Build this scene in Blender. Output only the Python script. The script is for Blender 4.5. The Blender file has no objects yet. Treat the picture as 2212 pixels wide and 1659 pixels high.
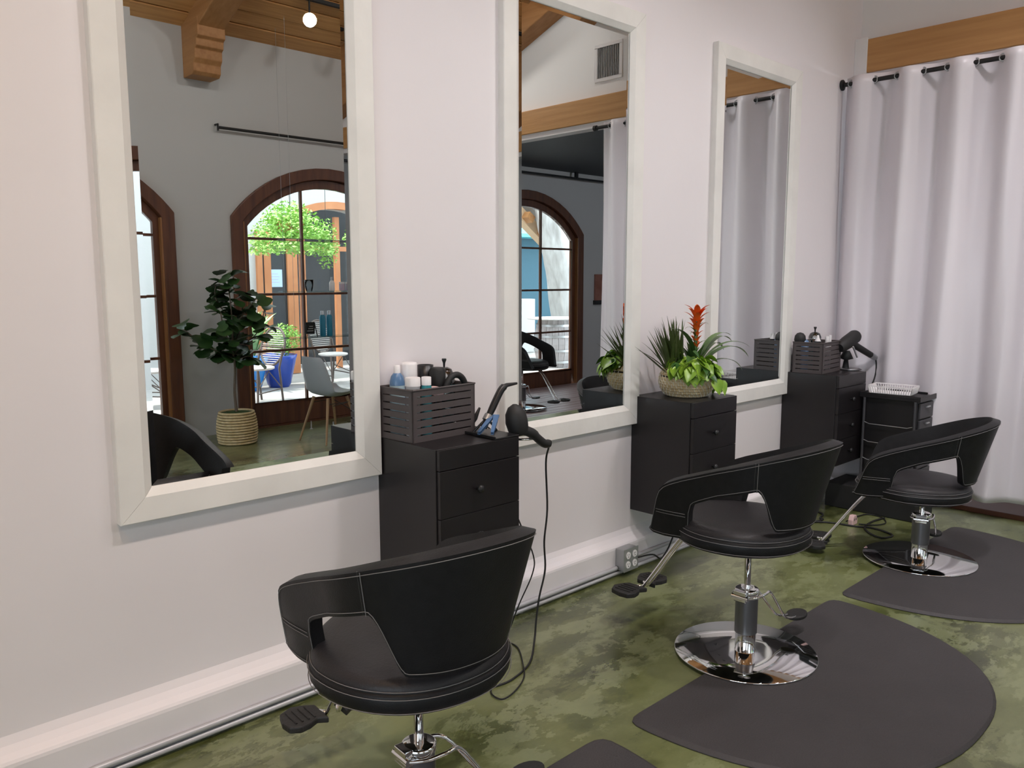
import bpy, bmesh, math, random
from mathutils import Vector, Matrix
random.seed(7)
PI = math.pi
C = bpy.context.scene.collection
SC = bpy.context.scene

# ------------------------------------------------------------------ camera
cam = bpy.data.cameras.new('camera'); camo = bpy.data.objects.new('camera', cam); C.objects.link(camo)
FPX, YAW, PITCH, ROLL = 1762.0, 0.764272, 0.12855, -0.00139
cam.sensor_width = 36.0; cam.sensor_fit = 'HORIZONTAL'; cam.lens = FPX / 2212 * 36
cam.clip_start = 0.05; cam.clip_end = 200
fw = Vector((math.sin(YAW) * math.cos(PITCH), math.cos(YAW) * math.cos(PITCH), -math.sin(PITCH)))
rt = Vector((math.cos(YAW), -math.sin(YAW), 0)); up = rt.cross(fw)
r2 = rt * math.cos(ROLL) + up * math.sin(ROLL); u2 = -rt * math.sin(ROLL) + up * math.cos(ROLL)
m = Matrix((r2, u2, -fw)).transposed().to_4x4(); m.translation = Vector((0, -2.6577, 1.55))
camo.matrix_world = m
SC.camera = camo

# ------------------------------------------------------------------ world, sun, exposure
SC.view_settings.view_transform = 'Standard'; SC.view_settings.look = 'None'
SC.view_settings.gamma = 1; SC.view_settings.use_curve_mapping = False
SC.view_settings.exposure = 0.07
cy = SC.cycles
cy.use_denoising = True; cy.max_bounces = 9; cy.diffuse_bounces = 5; cy.glossy_bounces = 5
cy.transparent_max_bounces = 16; cy.transmission_bounces = 6
cy.caustics_reflective = False; cy.caustics_refractive = False; cy.sample_clamp_indirect = 6
w = bpy.data.worlds.new('sky'); SC.world = w; w.use_nodes = True
bg = w.node_tree.nodes['Background']
bg.inputs[0].default_value = (0.80, 0.90, 1.0, 1); bg.inputs[1].default_value = 5.5


def light(name, kind, loc, aim, energy, color=(1, 1, 1), **kw):
    l = bpy.data.lights.new(name, kind); l.energy = energy; l.color = color
    for k, v in kw.items(): setattr(l, k, v)
    o = bpy.data.objects.new(name, l); C.objects.link(o); o.location = loc
    o.rotation_euler = (Vector(aim) - Vector(loc)).to_track_quat('-Z', 'Y').to_euler()
    return o


light('sun', 'SUN', (0, -8, 10), (3.4, -6.0, 0), 7.0, (1, .96, .9), angle=0.01)

# ------------------------------------------------------------------ materials
MATS = {}


def mat(name, col, rough=.5, metal=0., var=0., scale=6., bump=0., bscale=40., spec=.5, col2=None, sx=(1, 1, 1), detail=4., coat=0.):
    if name in MATS: return MATS[name]
    m = bpy.data.materials.new(name); m.use_nodes = True; nt = m.node_tree; b = nt.nodes['Principled BSDF']
    b.inputs['Base Color'].default_value = (*col, 1); b.inputs['Roughness'].default_value = rough
    b.inputs['Metallic'].default_value = metal; b.inputs['Specular IOR Level'].default_value = spec
    if coat: b.inputs['Coat Weight'].default_value = coat
    if var or bump or col2:
        tc = nt.nodes.new('ShaderNodeTexCoord'); mp = nt.nodes.new('ShaderNodeMapping')
        mp.inputs['Scale'].default_value = sx; nt.links.new(tc.outputs['Object'], mp.inputs[0])
    if var or col2:
        n = nt.nodes.new('ShaderNodeTexNoise'); n.inputs['Scale'].default_value = scale; n.inputs['Detail'].default_value = detail
        nt.links.new(mp.outputs[0], n.inputs['Vector'])
        r = nt.nodes.new('ShaderNodeValToRGB'); r.color_ramp.elements[0].position = .3; r.color_ramp.elements[1].position = .7
        c2 = col2 or tuple(min(1, c * (1 + var)) for c in col); c1 = col if col2 else tuple(c * (1 - var) for c in col)
        r.color_ramp.elements[0].color = (*c1, 1); r.color_ramp.elements[1].color = (*c2, 1)
        nt.links.new(n.outputs['Fac'], r.inputs[0]); nt.links.new(r.outputs[0], b.inputs['Base Color'])
    if bump:
        n2 = nt.nodes.new('ShaderNodeTexNoise'); n2.inputs['Scale'].default_value = bscale; n2.inputs['Detail'].default_value = 3
        nt.links.new(mp.outputs[0], n2.inputs['Vector'])
        bp = nt.nodes.new('ShaderNodeBump'); bp.inputs['Strength'].default_value = bump; bp.inputs['Distance'].default_value = .01
        nt.links.new(n2.outputs['Fac'], bp.inputs['Height']); nt.links.new(bp.outputs[0], b.inputs['Normal'])
    MATS[name] = m
    return m


def glass(name, tint=(1, 1, 1), gloss=.06):
    m = bpy.data.materials.new(name); m.use_nodes = True; nt = m.node_tree; nt.nodes.clear()
    o = nt.nodes.new('ShaderNodeOutputMaterial'); t = nt.nodes.new('ShaderNodeBsdfTransparent'); g = nt.nodes.new('ShaderNodeBsdfGlossy')
    t.inputs[0].default_value = (*tint, 1); g.inputs['Roughness'].default_value = .02
    mx = nt.nodes.new('ShaderNodeMixShader'); f = nt.nodes.new('ShaderNodeLayerWeight'); f.inputs[0].default_value = gloss * 3
    nt.links.new(f.outputs['Fresnel'], mx.inputs[0]); nt.links.new(t.outputs[0], mx.inputs[1]); nt.links.new(g.outputs[0], mx.inputs[2])
    nt.links.new(mx.outputs[0], o.inputs[0]); return m


def emis(name, col, s):
    m = bpy.data.materials.new(name); m.use_nodes = True; b = m.node_tree.nodes['Principled BSDF']
    b.inputs['Emission Color'].default_value = (*col, 1); b.inputs['Emission Strength'].default_value = s
    return m


M_wall = mat('wall paint', (.80, .765, .775), .6, bump=.12, bscale=9, var=.012, scale=1.5)
M_wallb = mat('wall paint far', (.52, .52, .51), .7, bump=.1, bscale=6)
M_wallside = mat('wall paint side', (.86, .85, .84), .7, bump=.08, bscale=6)
M_frame = mat('brushed silver white frame', (.80, .79, .75), .42, var=.05, scale=5, sx=(1, 1, 1), bump=.15, bscale=18)
M_mirror = mat('mirror silver', (.80, .83, .82), .0, 1.)
M_leather = mat('black leather', (.012, .012, .013), .48, var=.15, scale=30, bump=.10, bscale=220, spec=.25)
M_leathseat = mat('black leather seat', (.017, .0155, .017), .50, var=.2, scale=8, bump=.12, bscale=160, spec=.4)
M_thread = mat('grey thread', (.22, .21, .21), .8)
M_chrome = mat('chrome', (.82, .82, .82), .06, 1.)
M_sleeve = mat('dark satin metal', (.20, .20, .21), .32, .9)
M_rubber = mat('black rubber', (.014, .013, .012), .6, bump=.2, bscale=60)
M_mat = mat('anti fatigue mat', (.040, .036, .037), .62, var=.08, scale=5, bump=.25, bscale=150)
M_cab = mat('espresso black laminate', (.010, .008, .009), .36, var=.1, scale=3)
M_black = mat('black plastic', (.012, .012, .013), .35)
M_black2 = mat('black matte plastic', (.010, .010, .010), .6)
M_crate = mat('grey brown plastic', (.075, .062, .062), .5, bump=.05, bscale=90)
M_white = mat('white plastic', (.82, .80, .80), .35)
M_curtain = mat('white satin curtain', (.80, .765, .80), .36, bump=.10, bscale=5, sx=(1, 1, .25), spec=.5)
M_beam = mat('light timber beam', (.46, .225, .075), .55, col2=(.58, .31, .115), scale=3, sx=(1, .5, 9), bump=.1, bscale=12)
M_ceil = mat('pine board', (.46, .22, .075), .55, col2=(.62, .33, .12), scale=4, sx=(.5, 8, 8), bump=.1, bscale=14)
M_doorw = mat('red brown stained wood', (.075, .025, .012), .38, col2=(.14, .05, .022), scale=4, sx=(6, 6, .5), bump=.05)
M_jamb = mat('orange stained wood', (.24, .10, .03), .4, col2=(.32, .14, .05), scale=4, sx=(6, 6, .5))
M_glass = glass('window glass'); M_shelf = glass('shelf glass', (.82, .95, .92), .12)
M_clear = glass('clear jar glass', (.88, .93, .94), .2)
M_alu = mat('galvanised steel', (.45, .46, .47), .35, .8)
M_galv = mat('painted conduit', (.52, .52, .54), .4, .3)

# green stained concrete
M_floor = bpy.data.materials.new('green stained concrete'); M_floor.use_nodes = True
nt = M_floor.node_tree; b = nt.nodes['Principled BSDF']; b.inputs['Coat Weight'].default_value = .5; b.inputs['Coat Roughness'].default_value = .2
tc = nt.nodes.new('ShaderNodeTexCoord')


def N(scale, det, dist=0., rough=.5):
    n = nt.nodes.new('ShaderNodeTexNoise'); n.inputs['Scale'].default_value = scale; n.inputs['Detail'].default_value = det
    n.inputs['Distortion'].default_value = dist; n.inputs['Roughness'].default_value = rough
    nt.links.new(tc.outputs['Object'], n.inputs['Vector']); return n


def RAMP(src, stops):
    r = nt.nodes.new('ShaderNodeValToRGB'); cr = r.color_ramp
    while len(cr.elements) < len(stops): cr.elements.new(.5)
    for e, (p_, c_) in zip(cr.elements, stops): e.position = p_; e.color = (*c_, 1)
    nt.links.new(src, r.inputs[0]); return r


mpf = nt.nodes.new('ShaderNodeMapping'); mpf.inputs['Scale'].default_value = (.75, 1.25, 1); mpf.inputs['Rotation'].default_value = (0, 0, .35)
nt.links.new(tc.outputs['Object'], mpf.inputs[0])


def NF(*a):
    n = N(*a); nt.links.new(mpf.outputs[0], n.inputs['Vector']); return n


n1 = NF(1.15, 12, .25, .62)
base = RAMP(n1.outputs['Fac'], [(.38, (.058, .070, .020)), (.455, (.080, .094, .028)), (.475, (.110, .125, .038)), (.53, (.142, .160, .060)), (.64, (.18, .20, .09))])
n2 = NF(6.0, 15, .15, .70)
bl = RAMP(n2.outputs['Fac'], [(.495, (0, 0, 0)), (.505, (1, 1, 1))])
n4 = NF(1.7, 10, .2, .7); bm_ = RAMP(n4.outputs['Fac'], [(.47, (0, 0, 0)), (.53, (1, 1, 1))])
mul = nt.nodes.new('ShaderNodeMath'); mul.operation = 'MULTIPLY'; nt.links.new(bl.outputs[0], mul.inputs[0]); nt.links.new(bm_.outputs[0], mul.inputs[1])
mul2 = nt.nodes.new('ShaderNodeMath'); mul2.operation = 'MULTIPLY'; mul2.inputs[1].default_value = .62; nt.links.new(mul.outputs[0], mul2.inputs[0])
mx = nt.nodes.new('ShaderNodeMixRGB'); nt.links.new(mul2.outputs[0], mx.inputs[0]); nt.links.new(base.outputs[0], mx.inputs[1])
mx.inputs[2].default_value = (.235, .262, .13, 1)
n5 = NF(2.6, 15, .4, .75); gr = RAMP(n5.outputs['Fac'], [(.43, (.60, .60, .52)), (.452, (.95, .95, .95)), (.60, (1.1, 1.1, 1.1))])
mx2 = nt.nodes.new('ShaderNodeMixRGB'); mx2.blend_type = 'MULTIPLY'; mx2.inputs[0].default_value = 1
nt.links.new(mx.outputs[0], mx2.inputs[1]); nt.links.new(gr.outputs[0], mx2.inputs[2]); nt.links.new(mx2.outputs[0], b.inputs['Base Color'])
rr = RAMP(n1.outputs['Fac'], [(.35, (.25, .25, .25)), (.65, (.42, .42, .42))]); nt.links.new(rr.outputs[0], b.inputs['Roughness'])
bp = nt.nodes.new('ShaderNodeBump'); bp.inputs['Strength'].default_value = .08; bp.inputs['Distance'].default_value = .01
nt.links.new(n2.outputs['Fac'], bp.inputs['Height']); nt.links.new(bp.outputs[0], b.inputs['Normal'])


# ------------------------------------------------------------------ geometry helpers
class MB:
    def __init__(s): s.v = []; s.f = []; s.sm = []

    def add(s, vs, fs, smooth=False):
        o = len(s.v); s.v += [tuple(v) for v in vs]; s.f += [tuple(i + o for i in f) for f in fs]; s.sm += [smooth] * len(fs); return s

    def box(s, a, b, rot=None, piv=None):
        x0, y0, z0 = a; x1, y1, z1 = b
        vs = [Vector(p) for p in ((x0, y0, z0), (x1, y0, z0), (x1, y1, z0), (x0, y1, z0), (x0, y0, z1), (x1, y0, z1), (x1, y1, z1), (x0, y1, z1))]
        if rot is not None:
            pv = Vector(piv) if piv else (Vector(a) + Vector(b)) / 2
            vs = [rot @ (v - pv) + pv for v in vs]
        return s.add(vs, [(0, 3, 2, 1), (4, 5, 6, 7), (0, 1, 5, 4), (1, 2, 6, 5), (2, 3, 7, 6), (3, 0, 4, 7)])

    def loft(s, rings, cap=True, closed=True, smooth=True):
        n = len(rings[0]); vs = [v for r in rings for v in r]; fs = []
        for i in range(len(rings) - 1):
            for j in range(n if closed else n - 1):
                k = (j + 1) % n; fs.append((i * n + j, i * n + k, (i + 1) * n + k, (i + 1) * n + j))
        s.add(vs, fs, smooth)
        if cap and closed:
            s.add(rings[0], [tuple(range(n))[::-1]]); s.add(rings[-1], [tuple(range(n))])
        return s

    def lathe(s, prof, c=(0, 0, 0), n=32, sx=1, sy=1, cap=True, smooth=True):
        rings = [[(c[0] + r * sx * math.cos(2 * PI * j / n), c[1] + r * sy * math.sin(2 * PI * j / n), c[2] + z) for j in range(n)] for r, z in prof]
        return s.loft(rings, cap, True, smooth)

    def tube(s, pts, r, n=8, cap=True, smooth=True):
        pts = [Vector(p) for p in pts]; rs = r if isinstance(r, (list, tuple)) else [r] * len(pts)
        t = (pts[1] - pts[0]).normalized(); a = Vector((0, 0, 1)) if abs(t.z) < .9 else Vector((1, 0, 0)); nrm = t.cross(a).normalized(); rings = []
        for i, p in enumerate(pts):
            t = (pts[min(i + 1, len(pts) - 1)] - pts[max(i - 1, 0)])
            t = t.normalized() if t.length > 1e-9 else Vector((0, 0, 1))
            nrm = (nrm - t * nrm.dot(t)); nrm = nrm.normalized() if nrm.length > 1e-6 else t.orthogonal().normalized(); bn = t.cross(nrm)
            rings.append([p + (nrm * math.cos(2 * PI * j / n) + bn * math.sin(2 * PI * j / n)) * rs[i] for j in range(n)])
        return s.loft(rings, cap, True, smooth)

    def build(s, name, m, parent=None, bevel=0., seg=2, sub=0, solid=0., angle=.6):
        me = bpy.data.meshes.new(name); me.from_pydata(s.v, [], s.f); me.materials.append(m)
        bmx = bmesh.new(); bmx.from_mesh(me); bmesh.ops.remove_doubles(bmx, verts=bmx.verts, dist=1e-6) if bevel or sub else None
        bmesh.ops.recalc_face_normals(bmx, faces=bmx.faces); bmx.to_mesh(me); bmx.free()
        if len(me.polygons) == len(s.sm): me.polygons.foreach_set('use_smooth', s.sm)
        else: me.polygons.foreach_set('use_smooth', [any(s.sm)] * len(me.polygons))
        o = bpy.data.objects.new(name, me); C.objects.link(o)
        if parent: o.parent = parent
        if solid:
            md = o.modifiers.new('s', 'SOLIDIFY'); md.thickness = solid; md.offset = -1
        if bevel:
            md = o.modifiers.new('b', 'BEVEL'); md.width = bevel; md.segments = seg; md.limit_method = 'ANGLE'; md.angle_limit = angle
        if sub:
            md = o.modifiers.new('u', 'SUBSURF'); md.levels = sub; md.render_levels = sub
        return o


def smooth_path(pts, n=6):
    P = [Vector(p) for p in pts]; out = []
    for i in range(len(P) - 1):
        p0 = P[max(i - 1, 0)]; p1 = P[i]; p2 = P[i + 1]; p3 = P[min(i + 2, len(P) - 1)]
        for k in range(n):
            t = k / n
            out.append(.5 * ((2 * p1) + (p2 - p0) * t + (2 * p0 - 5 * p1 + 4 * p2 - p3) * t * t + (3 * p1 - p0 - 3 * p2 + p3) * t ** 3))
    out.append(P[-1]); return out


def interp(x, xs, ys):
    if x <= xs[0]: return ys[0]
    for i in range(len(xs) - 1):
        if x <= xs[i + 1]: return ys[i] + (ys[i + 1] - ys[i]) * (x - xs[i]) / (xs[i + 1] - xs[i])
    return ys[-1]


def thing(name, label, cat, loc=(0, 0, 0), rz=0., group=None):
    o = bpy.data.objects.new(name, None); C.objects.link(o); o.location = loc; o.rotation_euler = (0, 0, rz)
    o['label'] = label; o['category'] = cat
    if group: o['group'] = group
    return o


def tag(o, label, cat, group=None, kind=None):
    o['label'] = label; o['category'] = cat
    if group: o['group'] = group
    if kind: o['kind'] = kind
    return o


def struct(o, label=None):
    o['kind'] = 'structure'
    if label: o['label'] = label
    return o


def copy_part(o, parent=None, mx_=None):
    c = o.copy(); C.objects.link(c)
    if parent: c.parent = parent
    if mx_ is not None: c.matrix_basis = mx_
    return c


def text_obj(s, size, loc, rot, m, parent, name='lettering', ext=.0004):
    cu = bpy.data.curves.new(name, 'FONT'); cu.body = s; cu.size = size; cu.align_x = 'CENTER'; cu.align_y = 'CENTER'; cu.extrude = ext
    o = bpy.data.objects.new(name, cu); o.data.materials.append(m); C.objects.link(o); o.location = loc; o.rotation_euler = rot
    o.parent = parent; return o


XW, YB = 5.90, -5.25      # beam wall, window wall
XL, XR = -2.6, 10.6
RIDGE_Y, RIDGE_Z, EAVE = -2.62, 4.94, 3.88

# ------------------------------------------------------------------ room shell
fl = struct(MB().box((XL, YB - .3, -.1), (XW + .1, .05, 0)).build('floor', M_floor), 'green stained concrete floor with worn pale patches')
wl = struct(MB().box((XL, 0, -.1), (XR, .25, 5.0)).build('wall_mirror', M_wall), 'white wall hung with three framed mirrors')
led = MB()
prof = [(0, .215), (-.012, .19), (-.028, .172), (-.046, .158), (-.052, .150), (-.054, .14), (-.054, -.02), (0.0, -.02)]
led.loft([[(x, y, z) for y, z in prof] for x in (XL, XW - .03)], True, True, False)
struct(led.build('baseboard_mirror', M_wall), 'white masonry curb with sloping top along the foot of the mirror wall')
g = MB(); g.box((XL - .2, YB - .3, -.1), (XL, YB + .5, 5)); g.box((XL - .2, -1.9, -.1), (XL, .2, 5)); g.box((XL - .2, YB + .5, -.1), (XL, -1.9, .25)); g.box((XL - .2, YB + .5, 2.9), (XL, -1.9, 5))
struct(g.build('wall_left', M_wallb))


def arch_z(x, c, hw, zs, za):
    d = abs(x - c)
    if d >= hw: return 0
    rise = za - zs; R = (hw * hw + rise * rise) / (2 * rise)
    return za - R + math.sqrt(max(0, R * R - d * d))


DOORS = [-0.75, 2.0, 4.80, 7.83]


def arched_wall(name, y0, y1, xa, xb, ztop, cs, hw, zs, za, m, n=18):
    g = MB(); x = xa
    for c in cs:
        g.box((x, y0, -.1), (c - hw, y1, ztop))
        xs = [c - hw + 2 * hw * i / n for i in range(n + 1)]
        zz = [arch_z(xx, c, hw + 1e-4, zs, za) for xx in xs]
        for i in range(n):
            a, bq, za_, zb_ = xs[i], xs[i + 1], zz[i], zz[i + 1]
            vs = [(a, y0, za_), (bq, y0, zb_), (bq, y1, zb_), (a, y1, za_), (a, y0, ztop), (bq, y0, ztop), (bq, y1, ztop), (a, y1, ztop)]
            g.add(vs, [(0, 3, 2, 1), (4, 5, 6, 7), (0, 1, 5, 4), (2, 3, 7, 6)])
        x = c + hw
    g.box((x, y0, -.1), (xb, y1, ztop))
    return g.build(name, m)


struct(arched_wall('wall_window', YB - .12, YB, XL, XR, 4.2, DOORS, 1.04, 2.13, 2.63, M_wallb), 'grey white wall with arched glazed doors, seen in the mirrors')


def contour(c, hw, zs, za, z0, n=22):
    pts = [(c + hw, z0), (c + hw, zs)]
    for i in range(1, n): 
        x = c + hw * math.cos(PI * i / n); pts.append((x, arch_z(x, c, hw, zs, za)))
    pts += [(c - hw, zs), (c - hw, z0)]
    return pts


def ring_solid(g, A, B, y0, y1):
    n = len(A); vs = [(x, y1, z) for x, z in A] + [(x, y1, z) for x, z in B] + [(x, y0, z) for x, z in A] + [(x, y0, z) for x, z in B]; fs = []
    for i in range(n - 1):
        fs += [(i, i + 1, n + i + 1, n + i), (2 * n + i, 3 * n + i, 3 * n + i + 1, 2 * n + i + 1), (i, 2 * n + i, 2 * n + i + 1, i + 1), (n + i, n + i + 1, 3 * n + i + 1, 3 * n + i)]
    fs += [(0, n, 3 * n, 2 * n), (n - 1, 3 * n - 1, 4 * n - 1, 2 * n - 1)]
    g.add(vs, fs)


for di, c in enumerate(DOORS):
    casing = MB(); ring_solid(casing, contour(c, 1.12, 2.17, 2.72, 0), contour(c, 1.00, 2.12, 2.60, 0), YB - .13, YB + .035)
    d = struct(casing.build('door_%d' % (di + 1), M_doorw, bevel=.008))
    d['label'] = ['arched glazed door far along the window wall', 'arched glazed door at the left edge of the left mirror', 'arched glazed door reflected behind the glass shelves', 'arched glazed door reflected in the middle mirror'][di]
    s_ = MB(); ring_solid(s_, contour(c, 1.00, 2.12, 2.60, 0), contour(c, .93, 2.08, 2.51, .25), YB - .08, YB - .02)
    s_.box((c - .93, YB - .08, .02), (c + .93, YB - .02, .25)); s_.build('door_sash', M_doorw, d, bevel=.006)
    MB().box((c - 1.0, YB - .13, -.02), (c + 1.0, YB - .0, .02)).build('threshold', M_doorw, d)
    j = MB(); j.box((c + .985, YB - .04, .02), (c + 1.0, YB + .03, 2.12)); j.box((c - 1.0, YB - .04, .02), (c - .985, YB + .03, 2.12)); j.build('jamb_strip', M_jamb, d)
    for xm in (c - .31, c + .31):
        zt = arch_z(xm, c, .93, 2.08, 2.51) + .01
        MB().box((xm - .012, YB - .07, .25), (xm + .012, YB - .03, zt)).build('glazing_bar', M_doorw, d, bevel=.004)
    for zm in (.80, 1.39, 1.96): MB().box((c - .93, YB - .07, zm - .013), (c + .93, YB - .03, zm + .013)).build('glazing_bar', M_doorw, d, bevel=.004)
    xs_ = [c - .93, c - .31, c + .31, c + .93]; zs_ = [.25, .80, 1.39, 1.96, 9]
    for a in range(3):
        for q in range(4):
            if q < 3:
                poly = [(xs_[a], zs_[q]), (xs_[a + 1], zs_[q]), (xs_[a + 1], zs_[q + 1]), (xs_[a], zs_[q + 1])]
            else:
                poly = [(xs_[a], 1.96), (xs_[a + 1], 1.96)]
                for k in range(9):
                    x = xs_[a + 1] + (xs_[a] - xs_[a + 1]) * k / 8; poly.append((x, arch_z(min(max(x, c - .9299), c + .9299), c, .93, 2.08, 2.51)))
            n = len(poly); g = MB(); g.add([(x, YB - .050, z) for x, z in poly] + [(x, YB - .056, z) for x, z in poly], [tuple(range(n)), tuple(range(2 * n - 1, n - 1, -1))] + [(i, n + i, n + (i + 1) % n, (i + 1) % n) for i in range(n)])
            g.build('pane', M_glass, d)

# shopfront window at the near end of the room (behind the camera)
g = MB(); g.box((XL - .12, YB + .5, .25), (XL - .05, -1.9, .33)); g.box((XL - .12, YB + .5, 2.82), (XL - .05, -1.9, 2.9))
wn = struct(g.build('window_1', M_doorw), 'tall shopfront window at the near end of the room')
for k in range(5): MB().box((XL - .12, YB + .5 + k * (-YB - 2.48) / 4, .33), (XL - .05, YB + .58 + k * (-YB - 2.48) / 4, 2.82)).build('window_post', M_doorw, wn)
for k in range(4): MB().box((XL - .09, YB + .58 + k * (-YB - 2.48) / 4, .33), (XL - .084, YB + .5 + (k + 1) * (-YB - 2.48) / 4, 2.82)).build('pane', M_glass, wn)
# beam wall at the end of the room: upper wall, beam, next room beyond
struct(MB().box((XW + .09, YB, 3.20), (XW + .30, 0, 5.0)).build('wall_end', M_wallside), 'white upper wall above the timber lintel')
bmz = MB().box((XW, YB, 2.975), (XW + .16, -.085, 3.20)).build('beam', M_beam, bevel=.006)
struct(bmz, 'pale timber lintel beam over the curtained opening')
struct(MB().box((XW - .005, -.09, 2.95), (XW + .18, 0, 3.215)).build('trim_1', M_wallside, bevel=.004), 'white boxed end of the timber lintel')
struct(MB().box((XW + .02, YB, 2.925), (XW + .14, -.085, 2.975)).build('trim_2', M_wall), 'white strip under the timber lintel')
struct(MB().box((XW + .1, YB, -.1), (XR, 0, 0.0)).build('floor_next', mat('red brown floor paint', (.10, .035, .02), .3)), 'red brown painted floor of the next room')
struct(MB().box((XW + .19, YB + 14 * .1225 + .02, 0), (XR, YB + 14 * .1225 + .06, .046)).build('trim_4', M_doorw, bevel=.004), 'brown edge board of the plank platform')
M_plank = mat('weathered plank', (.34, .23, .22), .35, col2=(.46, .34, .33), scale=3, sx=(.4, 5, 5), bump=.1)
fn = bpy.data.objects['floor_next']
pl = MB().box((0, 0, 0), (XR - XW - .25, .114, .045)).build('plank', M_plank, fn, bevel=.003)
pl.location = (XW + .2, YB + .02, 0)
for i in range(1, 14):
    copy_part(pl, fn, Matrix.Translation((XW + .2 + random.uniform(-.004, 0), YB + .02 + i * .1225, random.uniform(-.001, .001))))
struct(MB().box((XW - .03, YB, 0), (XW + .19, -.02, .035)).build('trim_3', mat('red brown floor paint', (.10, .035, .02), .3), bevel=.006), 'red brown wooden step edge beneath the curtain')
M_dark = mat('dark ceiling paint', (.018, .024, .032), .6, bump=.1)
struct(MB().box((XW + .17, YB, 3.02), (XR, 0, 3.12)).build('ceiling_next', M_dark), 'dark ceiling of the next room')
struct(MB().box((XR, YB, -.1), (XR + .15, 0, 4)).build('wall_far', M_wallb))
tr = thing('ceiling_pipe', 'thin black pipe running under the dark ceiling of the next room', 'pipe', (0, 0, 0))
MB().tube([(XW + .4, YB + .10, 2.93), (XR - .1, YB + .10, 2.93)], .016).build('pipe_run', M_black, tr)
gg = MB()
for xq in (7.4, 8.7, 9.9): MB().box((xq - .02, YB + .08, 2.93), (xq + .02, YB + .12, 3.03)).build('bracket', M_black, tr)

# ceiling: pitched pine boards as separate pieces
cl = struct(MB().add([(XL, YB - .3, EAVE + .10), (XW + .3, YB - .3, EAVE + .10), (XW + .3, RIDGE_Y, RIDGE_Z + .16), (XL, RIDGE_Y, RIDGE_Z + .16), (XW + .3, .2, EAVE + .10), (XL, .2, EAVE + .10)], [(0, 1, 2, 3), (3, 2, 4, 5)]).build('ceiling', M_ceil, solid=.03), 'pitched pine board ceiling')
L = XW + .1 - XL; sl = math.atan2(RIDGE_Z - EAVE, RIDGE_Y - YB); run = math.hypot(RIDGE_Z - EAVE, RIDGE_Y - YB); nb = 14; bw = run / nb
bd = MB().box((0, 0, 0), (L, bw - .014, .03)).build('board', M_ceil, cl, bevel=.004)
for side in (0, 1):
    for i in range(nb):
        d = i * bw
        if side == 0: mt = Matrix.Translation((XL, YB + d * math.cos(sl), EAVE + d * math.sin(sl) + random.uniform(0, .014))) @ Matrix.Rotation(sl, 4, 'X')
        else: mt = Matrix.Translation((XL, 0 - (d + bw) * math.cos(sl), EAVE + (d + bw) * math.sin(sl) + random.uniform(0, .014))) @ Matrix.Rotation(-sl, 4, 'X')
        if side == 0 and i == 0: bd.matrix_basis = mt
        else: copy_part(bd, cl, mt)
M_raft = mat('rafter timber', (.33, .15, .050), .6, col2=(.44, .215, .08), scale=3, sx=(8, .5, 8), bump=.1)
for k, xr in enumerate((-1.9, 0.7, 3.29)):
    g = MB(); w_ = .25
    for ya, za, yb_, zb_ in ((YB, EAVE, RIDGE_Y, RIDGE_Z), (RIDGE_Y, RIDGE_Z, 0, EAVE)):
        g.add([(xr + dx, y, z + dz) for dx in (0, w_) for y, z in ((ya, za), (yb_, zb_)) for dz in (-.20, .04)], [(0, 1, 3, 2), (4, 6, 7, 5), (0, 2, 6, 4), (1, 5, 7, 3), (0, 4, 5, 1), (2, 3, 7, 6)])
    r_ = struct(g.build('trim_rafter' if k == 0 else 'trim_rafter', M_raft, bevel=.01), ['heavy timber rafter near the left end of the room', 'heavy timber rafter over the middle of the room', 'heavy timber rafter with carved corbel, seen in the left mirror'][k])
    pr_ = [(YB, 3.42), (YB + .20, 3.42), (YB + .235, 3.45), (YB + .24, 3.52), (YB + .275, 3.56), (YB + .28, 3.64), (YB + .315, 3.66), (YB + .32, 3.72), (YB + .36, 3.74), (YB + .36, 3.90), (YB, 3.90)]
    MB().loft([[(x, y, z) for y, z in pr_] for x in (xr - .006, xr + w_ + .006)], True, True, False).build('corbel', M_raft, r_, bevel=.006)
# raking rafter against the end wall
g = MB(); ya, za, yb_, zb_ = YB, 3.14, -1.9, 4.41
g.add([(x, y, z + dz) for x in (XW - .12, XW + .12) for y, z in ((ya, za), (yb_, zb_)) for dz in (0, .62)], [(0, 1, 3, 2), (4, 6, 7, 5), (0, 2, 6, 4), (1, 5, 7, 3), (0, 4, 5, 1), (2, 3, 7, 6)])
struct(g.build('trim_rafter', M_raft, bevel=.01), 'sloping timber rafter against the end wall above the vent')

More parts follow.
